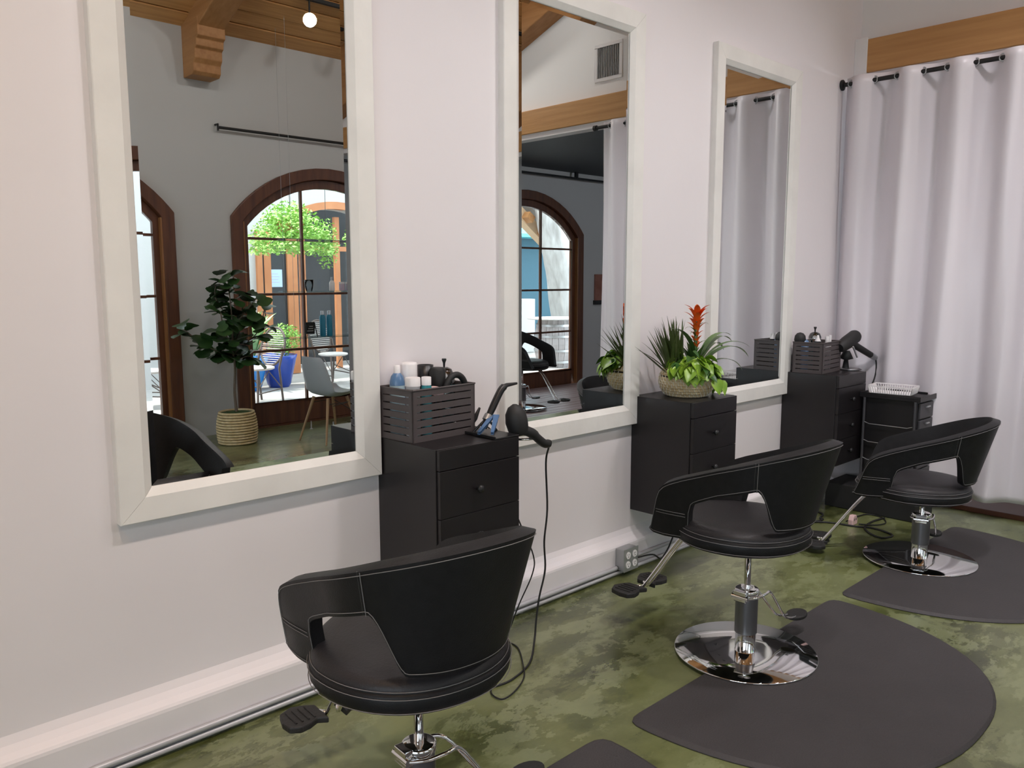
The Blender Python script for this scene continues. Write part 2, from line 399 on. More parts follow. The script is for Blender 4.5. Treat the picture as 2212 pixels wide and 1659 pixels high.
# ------------------------------------------------------------------ mirrors
def make_mirror(x0, label):
    W_, zb, zt = .77, .893, 2.757
    t = thing('wall_mirror_frame', label, 'mirror', (x0 - .105, 0, .785), group=None); t.name = 'framed_mirror'
    ox, oz = .105, .105; HH = zt - zb + .21; WW = W_ + .21
    prof = [(0, 0), (0, -.034), (.003, -.037), (.078, -.035), (.103, -.020), (.106, -.017), (.106, 0)]
    cs = [(0, 0, 1, 1), (WW, 0, -1, 1), (WW, HH, -1, -1), (0, HH, 1, -1)]
    for i in range(4):
        a, bq = cs[i], cs[(i + 1) % 4]
        R_ = [[(c[0] + c[2] * d, y, c[1] + c[3] * d) for d, y in prof] for c in (a, bq)]
        # tiny mitre gap
        dirv = (Vector(R_[1][0]) - Vector(R_[0][0])).normalized() * .0006
        R_[0] = [Vector(p) + dirv for p in R_[0]]; R_[1] = [Vector(p) - dirv for p in R_[1]]
        MB().loft(R_, True, True, False).build('frame_rail', M_frame, t)
    g = MB(); bv = .024; x1, z1, x2, z2 = ox - .004, oz - .004, WW - ox + .004, HH - oz + .004
    y0, yi = -.0145, -.0165
    g.add([(x1 + bv, yi, z1 + bv), (x2 - bv, yi, z1 + bv), (x2 - bv, yi, z2 - bv), (x1 + bv, yi, z2 - bv), (x1, y0, z1), (x2, y0, z1), (x2, y0, z2), (x1, y0, z2)],
          [(0, 1, 2, 3), (4, 5, 1, 0), (5, 6, 2, 1), (6, 7, 3, 2), (7, 4, 0, 3)])
    o = g.build('mirror_glass', M_mirror, t)
    MB().box((ox - .02, -.006, oz - .02), (WW - ox + .02, -.001, HH - oz + .02)).build('backing_board', M_black, t)
    return t


make_mirror(.930, 'tall white framed mirror nearest the camera, reflecting the fiddle leaf fig')
make_mirror(2.573, 'tall white framed mirror in the middle, reflecting the ceiling vent')
make_mirror(4.216, 'tall white framed mirror farthest away, reflecting only curtain')

# ------------------------------------------------------------------ floating cabinets
def make_cabinet(x0, label, zb=.312):
    t = thing('floating_drawer_cabinet', label, 'cabinet', (x0, 0, zb), group='black floating drawer cabinets between the mirrors')
    w_, d_, h_ = .41, .385, .932 - zb
    g = MB(); g.box((0, -d_ + .018, 0), (w_, -.001, h_ - .0)); g.build('body', M_cab, t, bevel=.002)
    MB().box((.004, -d_, h_ - .078), (w_ - .004, -d_ + .018, h_ - .001)).build('top_rail', M_cab, t, bevel=.001)
    n = 3; zt = h_ - .080; zh = zt / n
    for i in range(n):
        z0 = zt - (i + 1) * zh
        dr = MB().box((.005, -d_ - .002, z0 + .0012), (w_ - .005, -d_ + .018, z0 + zh - .0012)).build('drawer', M_cab, t, bevel=.001)
        MB().lathe([(.006, 0), (.006, .012), (.014, .016), (.016, .022), (.012, .028), (.003, .030)], n=16).build('knob', M_black, dr)
        k = dr.children[0] if dr.children else None
        kk = bpy.data.objects[k.name]; kk.rotation_euler = (PI / 2, 0, 0); kk.location = (w_ / 2 - .02, -d_ - .001, z0 + zh / 2)
    return t


make_cabinet(1.81, 'black floating cabinet beside the nearest mirror, slotted crate and hair tools on top')
make_cabinet(3.43, 'black floating cabinet under the potted bromeliad arrangement')
make_cabinet(5.055, 'black floating cabinet in the far corner by the curtain', .345)

# ------------------------------------------------------------------ salon chairs
RV = [-.42, -.33, -.20, 0, .15, .20, .232, .255, .272, .29, .31, .328, .336]
RZ = [.522, .498, .459, .394, .340, .319, .302, .281, .250, .200, .145, .100, .092]


def plan(psi, v, z):
    # psi None -> straight front part, v given
    A = .213 + .225 * (z - .1); B = .250 + (z - .181) * .276
    if psi is not None:
        return (A * math.sin(psi) ** .9 if psi > 0 else 0, -B * math.cos(psi))
    return (A * (1 + .115 * (v / .29) ** 1.6) - .02 * (max(v - .2, 0) / .13) ** 2, v)


def shell_cols():
    cols = []
    for i in range(41):
        psi = PI / 2 * i / 40
        zt = .55
        for _ in range(6):
            B = .250 + (zt - .181) * .276; zt = interp(-B * math.cos(psi), RV, RZ)
        q = min(max((psi - .68) / .36, 0), 1); q = q * q * (3 - 2 * q)
        zb = .168 + .164 * q
        if psi > 1.04: zb = .332 - (psi - 1.04) / (PI / 2 - 1.04) * .046
        cols.append((psi, None, zb, zt))
    for v in [.02, .045, .07, .09, .11, .122, .130, .136, .141, .146, .152, .16, .175, .19, .205, .22, .235, .245, .255, .265, .275, .285, .295, .305, .316, .326, .336]:
        zt = interp(v, RV, RZ)
        zb = interp(v, [0, .03, .105, .122, .136, .146, .155, .26, .32, .336], [.286, .274, .241, .226, .188, .125, .078, .072, .074, .086])
        cols.append((None, v, zb, max(zt, zb + .004)))
    return cols


COLS = shell_cols()
NT = 12


def shell_pt(c, f, sgn, off=0.):
    psi, v, zb, zt = c; z = zb + (zt - zb) * f; x, y = plan(psi, v, z)
    if off:
        x2, y2 = plan(psi + .01 if psi is not None and psi < 1.56 else psi, v, z) if psi is not None else plan(None, v + .01, z)
        tx, ty = x2 - x, y2 - y; l = math.hypot(tx, ty) or 1; tx, ty = (tx / l, ty / l) if l > 1e-6 and (abs(x2 - x) + abs(y2 - y)) > 1e-9 else (0, 1)
        x, y = x + ty * off, y - tx * off
    return (sgn * x, y, z)


def make_shell():
    g = MB(); cols = [(c, -1) for c in COLS[:0:-1]] + [(c, 1) for c in COLS]
    vs = []
    for c, s in cols:
        for k in range(NT + 1): vs.append(shell_pt(c, k / NT, s))
    fs = []
    n = NT + 1
    for i in range(len(cols) - 1):
        for k in range(NT): fs.append((i * n + k, (i + 1) * n + k, (i + 1) * n + k + 1, i * n + k + 1))
    g.add(vs, fs, True); return g


def edge_path(which, sgn, off=.002, lo=0, hi=None):
    cc = COLS[lo:hi]; out = []
    for c in cc:
        dz = c[3] - c[2]; e = min(.010 / dz, .4); f = 1 - e if which == 't' else e
        out.append(Vector(shell_pt(c, f, sgn, off)))
    return out


SHELL = {}


def make_chair(loc, hd, h, label, coll_h=.29):
    t = thing('salon_chair', label, 'chair', (loc[0], loc[1], 0), hd - PI / 2, 'black styling chairs facing the mirrors')
    def part(key, fn, name, m, **kw):
        if key not in SHELL:
            o = fn().build(name, m, t, **kw); SHELL[key] = o
            return o
        o = SHELL[key].copy(); C.objects.link(o); o.parent = t; return o
    up_ = lambda o: setattr(o, 'location', (0, 0, h)) or o
    sh = up_(part('shell', make_shell, 'backrest_shell', M_leather, solid=.038, bevel=.010, seg=3, angle=.9))
    def stitch():
        g = MB()
        for s in (-1, 1):
            g.tube(edge_path('t', s), .0011, 4); g.tube(edge_path('b', s), .0011, 4)
            for off in (-.006, .006):
                c0 = COLS[27]
                g.tube([Vector(shell_pt(c0, f / 10, s, .0015)) + Vector((0, off, 0)) for f in range(11)], .0011, 4)
            for dz in (-.006, .006):
                path = []
                for c in COLS[51:]:
                    if c[3] > .190: path.append(Vector(shell_pt(c, min(max((.182 + dz - c[2]) / (c[3] - c[2]), 0), 1), s, .0015)))
                if len(path) > 2: g.tube(path, .0011, 4)
        return g
    st = part('stitch', stitch, 'stitching', M_thread); st.parent = sh; st.location = (0, 0, 0)
    def ell(rx, ry, c, z, n=48, e=2.15):
        out = []
        for j in range(n):
            a = 2 * PI * j / n; ca, sa = math.cos(a), math.sin(a)
            yy = ry * math.copysign(abs(sa) ** (2 / e), sa)
            out.append((rx * math.copysign(abs(ca) ** (2 / e), ca) * (1 - .30 * max(0, yy / ry) ** 1.5), c + yy, z))
        return out
    def base():
        return MB().loft([ell(.10, .10, .054, .052), ell(.235, 0.2530, .054, .056), ell(.260, 0.2760, .054, .066), ell(.270, 0.2860, .054, .082), ell(.272, 0.2880, .054, .112), ell(.264, 0.2800, .054, .124), ell(.2, 0.2180, .054, .126)])
    up_(part('base', base, 'seat_base', M_leather))
    def cush():
        return MB().loft([ell(.262, 0.2780, .054, .110), ell(.266, 0.2820, .054, .124), ell(.262, 0.2780, .054, .140), ell(.246, 0.2620, .054, .152), ell(.20, 0.2130, .054, .160), ell(.12, 0.1280, .054, .161), ell(.02, 0.0080, .054, .160)])
    up_(part('cush', cush, 'seat_cushion', M_leathseat))
    def pipe():
        g = MB()
        for rx, ry, z in ((.2745, .2905, .112), (.2725, .2885, .076), (.2665, .2825, .1275)): g.tube(ell(rx, ry, .054, z, 64) + ell(rx, ry, .054, z, 64)[:1], .0012, 4)
        return g
    up_(part('pipe', pipe, 'seat_piping', M_thread))
    # base and column
    part('disc', lambda: MB().lathe([(.285, .0145), (.287, .0165), (.287, .019), (.285, .021), (.10, .0222), (.05, .0225)], n=72), 'base_disc', M_chrome)
    MB().lathe([(.044, .022), (.041, .024), (.041, .105), (.041, .11)], n=36).build('lower_column', M_chrome, t)
    MB().lathe([(.0452, .102), (.0452, coll_h - .03)], n=36).build('column_sleeve', M_sleeve, t)
    g = MB().lathe([(.048, coll_h - .035), (.049, coll_h - .005), (.044, coll_h), (.02, coll_h + .002)], n=36)
    g.box((-.062, -.028, coll_h - .045), (-.035, .028, coll_h + .0))
    g.build('collar', M_chrome, t, bevel=.003)
    MB().lathe([(.0135, coll_h), (.0135, h + .056), (.05, h + .05)], n=24).build('piston_rod', M_chrome, t)
    z0 = coll_h - .025
    for s in (-1, 1):
        p = smooth_path([(-.055, s * .03, z0), (-.01, s * .052, z0 - .002), (.05, s * .05 - .01, z0), (.10, s * .034 - .02, z0 - .010), (.17, s * .024 - .045, z0 - .105), (.21, s * .020 - .05, z0 - .145), (.27, s * .018 - .055, z0 - .165), (.30, s * .018 - .055, z0 - .17)], 5)
        MB().tube(p, .0055, 8).build('pump_lever', M_chrome, t)
    MB().tube([(-.056, -.036, z0), (-.056, .036, z0)], .010, 12).build('lever_pivot', M_chrome, t)
    MB().loft([[(.335 + .062 * math.cos(a), -.062 + .040 * math.sin(a), z0 - .170 + dz) for a in [2 * PI * j / 20 for j in range(20)]] for dz in (-.012, .004)]).build('pump_pedal', M_rubber, t, bevel=.004)
    # foot rest
    zf = h - .272
    for s in (-1, 1):
        MB().tube(smooth_path([(s * .020, .24, h + .07), (s * .020, .32, h - .01), (s * .022, .49, zf + .018), (s * .024, .515, zf + .004), (s * .045, .55, zf + .002), (s * .06, .58, zf + .002)], 5), .0075, 10).build('footrest_tube', M_chrome, t)
    g = MB()
    for s in (-1, 1):
        out = [(s * .03, .47), (s * .06, .49), (s * .09, .475), (s * .125, .470), (s * .155, .49), (s * .160, .53), (s * .145, .585), (s * .10, .605), (s * .06, .59), (s * .03, .57)]
        g.loft([[(x, y, zf + dz) for x, y in out] for dz in (-.012, .010)], True, True, False)
    fp = g.build('foot_plate', M_rubber, t, bevel=.005)
    g = MB()
    for s in (-1, 1):
        for k in range(4): g.tube([(s * (.065 + k * .021), .495, zf + .011), (s * (.065 + k * .021), .575, zf + .011)], .003, 6)
    g.build('tread_rib', M_rubber, fp)['kind'] = 'stuff'
    return t


make_chair((2.922, -1.004), math.radians(91.7), .431, 'black styling chair raised on its piston, standing before the middle mirror')
make_chair((4.627, -1.076), math.radians(107.3), .310, 'black styling chair lowered to its column, farthest away by the curtain', .275)
make_chair((1.255, -.980), math.radians(86.0), .440, 'black styling chair nearest the camera, seen from behind with its base cut off', .30)


o4 = make_chair((6.56, -4.05), math.radians(84), .42, 'black styling chair on the plank platform, seen only in the middle mirror')
o4.location.z = .046

# ------------------------------------------------------------------ floor mats
def make_mat(x, label):
    n = 40; out = []; hw, dp, e = .80, .90, 2.35
    for i in range(n + 1):
        a = PI * i / n; ca, sa = math.cos(a), math.sin(a)
        out.append((hw * math.copysign(abs(ca) ** (2 / e), ca), -dp * abs(sa) ** (2 / e)))
    out = [(x_, y_) for x_, y_ in out]; rc = [(hw - .075, 0), (hw - .040, -.004), (hw - .015, -.018), (hw - .003, -.045)]; out = rc + [q for q in out if q[1] < -.07] + [(-x_, y_) for x_, y_ in rc[::-1]]
    o2 = [(x_ * .975, y_ * .975 - .012) for x_, y_ in out]
    g = MB().loft([[(x_, y_, .0005) for x_, y_ in out], [(x_, y_, .004) for x_, y_ in out], [(x_, y_, .014) for x_, y_ in o2]], True, True, False)
    o = g.build('floor_mat', M_mat, bevel=.002); o.location = (x, -.985, 0)
    tag(o, label, 'mat', 'dark anti fatigue mats under the chairs')


make_mat(2.955, 'dark grey D shaped floor mat under the middle chair base')
make_mat(4.63, 'dark grey floor mat under the farthest chair')
make_mat(1.225, 'dark grey floor mat corner under the nearest chair, at the bottom edge')

# ------------------------------------------------------------------ curtain, rod
RX, RZ_ = 5.72, 2.875


def curt_pt(y, z):
    ph = 2 * PI * (y + .305) / .31
    s = (z - .11) / (2.925 - .11); dn = 1 - s
    k = .060 * (1 - .20 * dn)
    x = RX + k * math.cos(ph + .5 * dn * math.sin(y * 3.1)) + dn * (.03 * math.sin(y * 5.3 + 1.7) + .02 * math.sin(y * 13 + 2 * z)) + .012 * dn * math.sin(y * 31 + z * 1.1) + .006 * min(1, dn * 4) * math.sin(y * 52 + 1.3 * z)
    yy = y * (1 + .0 * dn) + .012 * dn * math.sin(y * 9 + z * 1.4)
    zz = z
    if s > .985: zz = z - .006 * (1 - math.cos(ph))
    if s < .02: zz = z + .02 * math.sin(y * 4)
    return (x, yy, zz)


ct = thing('curtain', 'long white satin grommet curtain closing the end of the room', 'curtain', (0, 0, 0))
ny, nz = 360, 44; g = MB(); vs = []
for j in range(nz + 1):
    z = .11 + (2.925 - .11) * (j / nz)
    for i in range(ny + 1): vs.append(curt_pt(-.015 - 2.19 * i / ny, z))
g.add(vs, [(j * (ny + 1) + i, j * (ny + 1) + i + 1, (j + 1) * (ny + 1) + i + 1, (j + 1) * (ny + 1) + i) for j in range(nz) for i in range(ny)], True)
g.build('curtain_fabric', M_curtain, ct, solid=.0015)
for k in range(15):
    yc = -.305 + .155 / 2 * 0 - .31 * ((k - 1) // 2) + (.0775 if k % 2 else -.0775)
    if yc > -.03 or yc < -2.18: continue
    tt = [(RX + .024 * math.cos(a) * .45, yc + .024 * math.cos(a) * (.9 if k % 2 else -.9), RZ_ + .024 * math.sin(a)) for a in [2 * PI * q / 20 for q in range(21)]]
    MB().tube(tt, .0045, 6).build('grommet', M_alu, ct)
rd = thing('curtain_rod', 'black curtain rod with round wall flange', 'rod', (RX, 0, RZ_))
MB().tube([(0, -.01, 0), (0, -2.26, 0)], .0145, 14).build('rod_pole', M_black2, rd)
MB().tube([(0, -.001, 0), (0, -.012, 0), (0, -.016, 0)], [.036, .036, .02], 24).build('wall_flange', M_black2, rd)
MB().tube([(0, -2.25, 0), (0, -2.28, 0)], .024, 16).build('end_cap', M_black2, rd)

# vent grille on the end wall
vt = thing('air_vent', 'white louvred air vent high on the end wall, seen in the middle mirror', 'vent', (XW + .088, -2.34, 3.35))
g = MB(); ring = [((-.16, -.01), (.16, .02)), ((-.16, .29), (.16, .32)), ((-.16, .02), (-.13, .29)), ((.13, .02), (.16, .29))]
for (a, b1), (c_, d_) in ring: g.box((-.016, a, b1), (0, c_, d_))
g.build('vent_frame', M_white, vt, bevel=.003)
MB().box((-.003, -.13, .02), (-.0005, .13, .29)).build('duct_opening', M_black2, vt)
for k in range(13):
    MB().box((-.014, -.125 + k * .0205, .02), (-.004, -.116 + k * .0205, .29), Matrix.Rotation(.5, 3, 'Z')).build('louvre', M_alu, vt)

# ------------------------------------------------------------------ conduit and outlet along the wall
cd = thing('conduit', 'grey electrical conduit pipes running along the foot of the mirror wall', 'pipe', (0, 0, 0))
MB().tube([(XL + .05, -.066, .045), (3.24, -.066, .045)], .011, 10).build('upper_pipe', M_galv, cd)
MB().tube([(XL + .05, -.066, .018), (5.6, -.066, .018)], .010, 10).build('lower_pipe', M_galv, cd)
MB().tube([(3.37, -.066, .075), (5.6, -.066, .075)], .010, 10).build('upper_pipe', M_galv, cd)
ob = thing('outlet_box', 'galvanised steel outlet box with four sockets, under the middle cabinet', 'outlet', (3.30, -.054, .035))
MB().box((-.055, -.058, 0), (.055, -.001, .115)).build('box_body', M_alu, ob, bevel=.003)
MB().box((-.060, -.062, -.004), (.060, -.058, .119)).build('cover_plate', M_alu, ob, bevel=.002)
for x in (-.027, .027):
    for z in (.033, .083):
        so = MB().tube([(x, -.0622, z), (x, -.0655, z)], .0185, 20, smooth=False).build('socket', M_white, ob)
        g = MB()
        for dx in (-.006, .006): g.box((x + dx - .001, -.0662, z), (x + dx + .001, -.0654, z + .009))
        g.tube([(x, -.0662, z - .007), (x, -.0654, z - .007)], .003, 8); g.build('socket_slot', M_black2, so)


# ------------------------------------------------------------------ slotted crates with their contents
def crate(loc, rz, label):
    t = thing('storage_crate', label, 'crate', loc, rz, 'grey brown slotted plastic crates')
    W_, D_, H_ = .325, .20, .200

    def panel(lx, name, mtx):
        g = MB(); post = .022
        g.box((0, 0, 0), (post, .005, H_)); g.box((lx - post, 0, 0), (lx, .005, H_)); n = 7; hb = (H_ - 6 * .0055) / n
        for k in range(n):
            z = k * (hb + .0055); g.box((post, 0, z), (lx - post, .005, z + hb))
        o = g.build(name, M_crate, t); o.matrix_basis = mtx; return o
    panel(W_, 'front_panel', Matrix.Translation((0, 0, 0))); panel(W_, 'back_panel', Matrix.Translation((0, D_ - .005, 0)))
    panel(D_, 'side_panel', Matrix.Translation((.005, 0, 0)) @ Matrix.Rotation(PI / 2, 4, 'Z')); panel(D_, 'side_panel', Matrix.Translation((W_, 0, 0)) @ Matrix.Rotation(PI / 2, 4, 'Z'))
    MB().box((.004, .004, 0), (W_ - .004, D_ - .004, .004)).build('bottom_panel', M_crate, t)
    g = MB(); r = .004
    g.tube([(0, 0, H_), (W_, 0, H_), (W_, D_, H_), (0, D_, H_), (0, 0, H_)], r, 6, smooth=False); g.build('rim', M_crate, t)
    return t


CZ = .9325
crate((1.822, -.218, CZ), math.radians(3), 'grey brown slotted crate of bottles on the cabinet beside the nearest mirror')
crate((5.075, -.262, CZ), math.radians(5), 'grey brown slotted crate on the far corner cabinet')
M_blue = mat('translucent blue', (.10, .20, .36), .3); M_teal = mat('teal label', (.02, .22, .25), .4); M_purple = mat('purple label', (.06, .02, .16), .4)
M_pink = mat('pale pink plastic', (.70, .48, .46), .4); M_cyl = mat('light blue plastic', (.45, .60, .66), .35)


def bottle(name, label, cat, loc, parts, grp=None, rz=0, tilt=None):
    t = thing(name, label, cat, loc, rz, grp)
    if tilt: t.rotation_euler = tilt
    for pn, m_, prof in parts: MB().lathe(prof, n=24).build(pn, m_, t)
    return t


cz = CZ + .0045
bottle('spray_bottle', 'blue topped bottle with white cap at the left of the near crate', 'bottle', (1.866, -.062, cz),
       [('bottle_body', M_cyl, [(.029, 0), (.030, .01), (.030, .15), (.030, .20)]), ('bottle_shoulder', M_blue, [(.030, .2005), (.029, .215), (.024, .235), (.014, .248)]), ('cap', M_white, [(.013, .248), (.013, .275), (.010, .278)])])
bottle('spray_can', 'tall white spray can with purple label in the near crate', 'can', (1.928, -.056, cz),
       [('can_body', M_purple, [(.033, 0), (.033, .208)]), ('can_cap', M_white, [(.0335, .2085), (.0335, .275), (.031, .284), (.02, .286)])])
bottle('cream_tub', 'short white tub at the front left corner of the near crate', 'jar', (1.862, -.168, cz),
       [('tub_body', M_white, [(.028, 0), (.028, .205), (.029, .206)]), ('tub_lid', M_white, [(.030, .207), (.030, .237), (.028, .240)])])
bottle('lotion_bottle', 'small white capped bottle with teal body in the near crate', 'bottle', (1.912, -.188, cz),
       [('bottle_body', M_teal, [(.020, 0), (.021, .195), (.018, .208)]), ('cap', M_white, [(.019, .2085), (.019, .238), (.017, .240)])])
bottle('powder_compact', 'pale pink round compact lying in the near crate', 'compact', (1.972, -.172, cz + .165),
       [('compact_base', M_pink, [(.028, 0), (.030, .014)]), ('compact_lid', M_pink, [(.030, .0145), (.028, .024)])], tilt=(.25, .1, 0))
t = thing('paddle_brush', 'black round paddle brush standing in the near crate', 'brush', (2.040, -.118, cz))
MB().tube([(0, 0, 0), (-.01, 0, .14), (-.016, 0, .20)], [.008, .009, .012], 12).build('handle', M_black2, t)
MB().tube([(-.016, 0, .19), (-.018, 0, .25), (-.018, 0, .262)], [.030, .034, .026], 20).build('brush_head', M_black2, t)
t = thing('foil_holder', 'black cup shaped tool holder beside the ring in the near crate', 'holder', (2.005, -.062, cz))
MB().lathe([(.028, 0), (.032, .2), (.033, .27), (.028, .27), (.026, .2)], n=24, cap=False).build('cup', M_black, t)
t = thing('magnetic_ring', 'black half ring sticking up out of the near crate', 'ring', (2.078, -.165, cz + .17))
MB().tube([(.050 * math.cos(a), .0, .0 + .062 * math.sin(a)) for a in [PI * q / 16 for q in range(17)]], .013, 12).build('ring_body', M_black2, t)
MB().box((-.030, -.004, 0), (.030, .004, .022)).build('teal_insert', M_teal, t)


def jar(loc, label):
    t = thing('disinfectant_jar', label, 'jar', loc)
    MB().lathe([(.040, 0), (.043, .01), (.043, .205), (.040, .21)], n=28).build('jar_body', M_clear, t)
    MB().lathe([(.0405, .212), (.040, .225), (.030, .247), (.012, .256)], n=28).build('glass_lid', M_clear, t)
    MB().lathe([(.004, .256), (.005, .272), (.010, .285), (.009, .290)], n=16).build('lid_knob', M_black, t)
    MB().lathe([(.038, .006), (.038, .15)], n=24).build('blue_liquid', M_teal, t)


jar((2.092, -.075, cz), 'clear glass disinfectant jar with black knob behind the black ring')
jar((5.245, -.12, cz), 'clear glass disinfectant jar with black knob in the far crate')
bottle('pump_bottle', 'pale blue small bottle at the left of the far crate', 'bottle', (5.125, -.11, cz), [('bottle_body', M_blue, [(.026, 0), (.026, .2), (.010, .212)]), ('cap', M_white, [(.009, .212), (.009, .232)])])
bottle('cream_bottle', 'white capped dark bottle left of the far jar', 'bottle', (5.175, -.175, cz), [('bottle_body', M_black, [(.024, 0), (.024, .2)]), ('cap', M_white, [(.020, .2005), (.010, .222), (.006, .240)])])
bottle('white_vial', 'white vial at the front of the far crate, nearer the mirror', 'bottle', (5.225, -.215, cz), [('vial_body', M_white, [(.012, 0), (.012, .205)]), ('vial_cap', M_white, [(.013, .206), (.013, .232)])], 'white vials in the far crate')
bottle('white_vial', 'white vial at the front of the far crate, nearer the curtain', 'bottle', (5.285, -.205, cz), [('vial_body', M_white, [(.011, 0), (.011, .205)]), ('vial_cap', M_white, [(.012, .206), (.012, .236)])], 'white vials in the far crate')
t = thing('brush_dome', 'black domed brush poking out of the far crate, seen in the mirror', 'brush', (5.108, -.085, cz))
MB().tube([(0, 0, 0), (0, 0, .2)], .01, 10).build('handle', M_black2, t)
MB().lathe([(.034, .19), (.038, .21), (.034, .235), (.02, .252), (.004, .257)], n=20).build('dome', M_black2, t)

# ------------------------------------------------------------------ tools on the near cabinet
t = thing('tool_tray', 'small black tray at the front right of the near cabinet top', 'tray', (2.09, -.385, CZ), .0)
g = MB(); g.box((0, 0, 0), (.128, .30, .006)); g.box((0, 0, .006), (.004, .30, .012)); g.build('tray_plate', M_black, t, bevel=.002)
t = thing('curling_iron', 'black curling iron leaning from the near cabinet against the middle mirror', 'curling iron', (2.295, -.12, .945))
t.location = (0, 0, 0)
P = smooth_path([(2.150, -.25, .957), (2.180, -.25, 1.003), (2.238, -.25, 1.090), (2.262, -.25, 1.112)], 6)
MB().tube(P, [.014] * 8 + [.015] * (len(P) - 8), 14).build('handle', M_black, t)
MB().tube([(2.256, -.25, 1.107), (2.278, -.25, 1.117), (2.337, -.248, 1.119)], [.014, .009, .005], 10).build('spoon_clamp', M_black, t)
MB().tube([(2.166, -.25, .984), (2.180, -.25, 1.005)], [.019, .018], 14).build('holder_ring', M_alu, t)
t = thing('iron_rest', 'black wire stand holding the curling iron', 'stand', (0, 0, 0))
MB().tube([(2.13, -.21, .936), (2.165, -.24, .985), (2.19, -.25, .972), (2.212, -.26, .938)], .005, 8).build('stand_wire', M_black, t)
M_clip = mat('blue steel', (.10, .20, .38), .2, .6)
for k, (p0, p1, lb) in enumerate((((2.075, -.305, .945), (2.190, -.262, 1.00), 'long blue sectioning clip leaning on the iron stand, left one'), ((2.110, -.345, .946), (2.188, -.285, 1.003), 'long blue sectioning clip leaning on the iron stand, right one'))):
    t = thing('section_clip', lb, 'hair clip', (0, 0, 0), group='blue clips on the near cabinet')
    a, b_ = Vector(p0), Vector(p1); sd = (b_ - a).cross(Vector((0, 0, 1))).normalized() * .012
    for q, s in enumerate((0, .009)):
        g = MB(); z_ = Vector((0, 0, s)); g.loft([[a + z_ - sd * .5, a + z_ + sd * .5, a + z_ + sd * .5 + Vector((0, 0, .003)), a + z_ - sd * .5 + Vector((0, 0, .003))], [b_ + z_ * .3 - sd, b_ + z_ * .3 + sd, b_ + z_ * .3 + sd + Vector((0, 0, .004)), b_ + z_ * .3 - sd + Vector((0, 0, .004))]], True, True, False)
        g.build('clip_blade', M_clip, t)
t = thing('thin_brush', 'slim black brush standing just right of the near crate', 'brush', (0, 0, 0))
MB().tube([(2.215, -.10, .934), (2.235, -.10, .965), (2.262, -.10, 1.008)], [.004, .011, .005], 10).build('brush_body', M_black, t)

t = thing('hair_dryer', 'black hair dryer hung at the right of the near cabinet, head up', 'hair dryer', (0, 0, 0))
ax = [(2.272, -.33, .925), (2.268, -.328, .945), (2.262, -.325, .975), (2.258, -.322, 1.01), (2.256, -.32, 1.035), (2.256, -.32, 1.048)]
MB().tube(ax, [.034, .042, .046, .042, .028, .008], 24).build('dryer_body', M_black2, t)
hp = smooth_path([(2.275, -.335, .945), (2.325, -.345, .925), (2.365, -.35, .893), (2.395, -.352, .872), (2.425, -.345, .866)], 5)
MB().tube(hp, [.021] * 8 + [.018] * (len(hp) - 8), 14).build('handle', M_black2, t)
MB().tube([(2.415, -.345, .869), (2.44, -.34, .868)], [.014, .012], 12).build('cord_collar', M_black2, t)
t = thing('dryer_holder', 'chrome hair dryer ring bracket on the right side of the near cabinet', 'holder', (0, 0, 0))
g = MB(); g.box((2.2205, -.32, .872), (2.224, -.24, .915))
g.build('bracket', M_chrome, t); MB().tube([(2.222, -.28, .90), (2.28, -.285, .899)], .006, 8).build('bracket_arm', M_chrome, t)
g = MB(); g.tube([(2.345 + .055 * math.cos(a), -.29 + .045 * math.sin(a), .897) for a in [.2 + 1.8 * PI * q / 28 for q in range(29)]], .006, 8); g.build('ring', M_chrome, t)


def cord(label, pts, r=.0036, name='cable', g_=None):
    o = MB().tube(smooth_path(pts, 6), r, 6).build(name, M_black2); tag(o, label, 'cord', g_); return o


cord('thicker black cord hanging from the near hair dryer and looping on the floor',
     [(2.438, -.342, .866), (2.455, -.32, .84), (2.470, -.29, .765), (2.49, -.28, .558), (2.472, -.28, .417), (2.478, -.28, .289), (2.442, -.28, .173), (2.423, -.28, .073), (2.392, -.302, .008), (2.226, -.439, .005), (2.085, -.491, .005), (2.0, -.49, .005), (1.93, -.46, .005)], .0042)
cord('thinner black cord hanging just behind the near cabinet, coiled on the floor',
     [(2.31, -.06, .932), (2.34, -.13, .86), (2.343, -.20, .627), (2.362, -.25, .502), (2.405, -.28, .37), (2.399, -.28, .289), (2.35, -.25, .16), (2.33, -.22, .06), (2.30, -.22, .006), (2.28, -.314, .005), (2.178, -.448, .012), (2.112, -.518, .005), (2.01, -.569, .005), (1.943, -.576, .005), (1.939, -.525, .005), (1.975, -.48, .005)], .003)

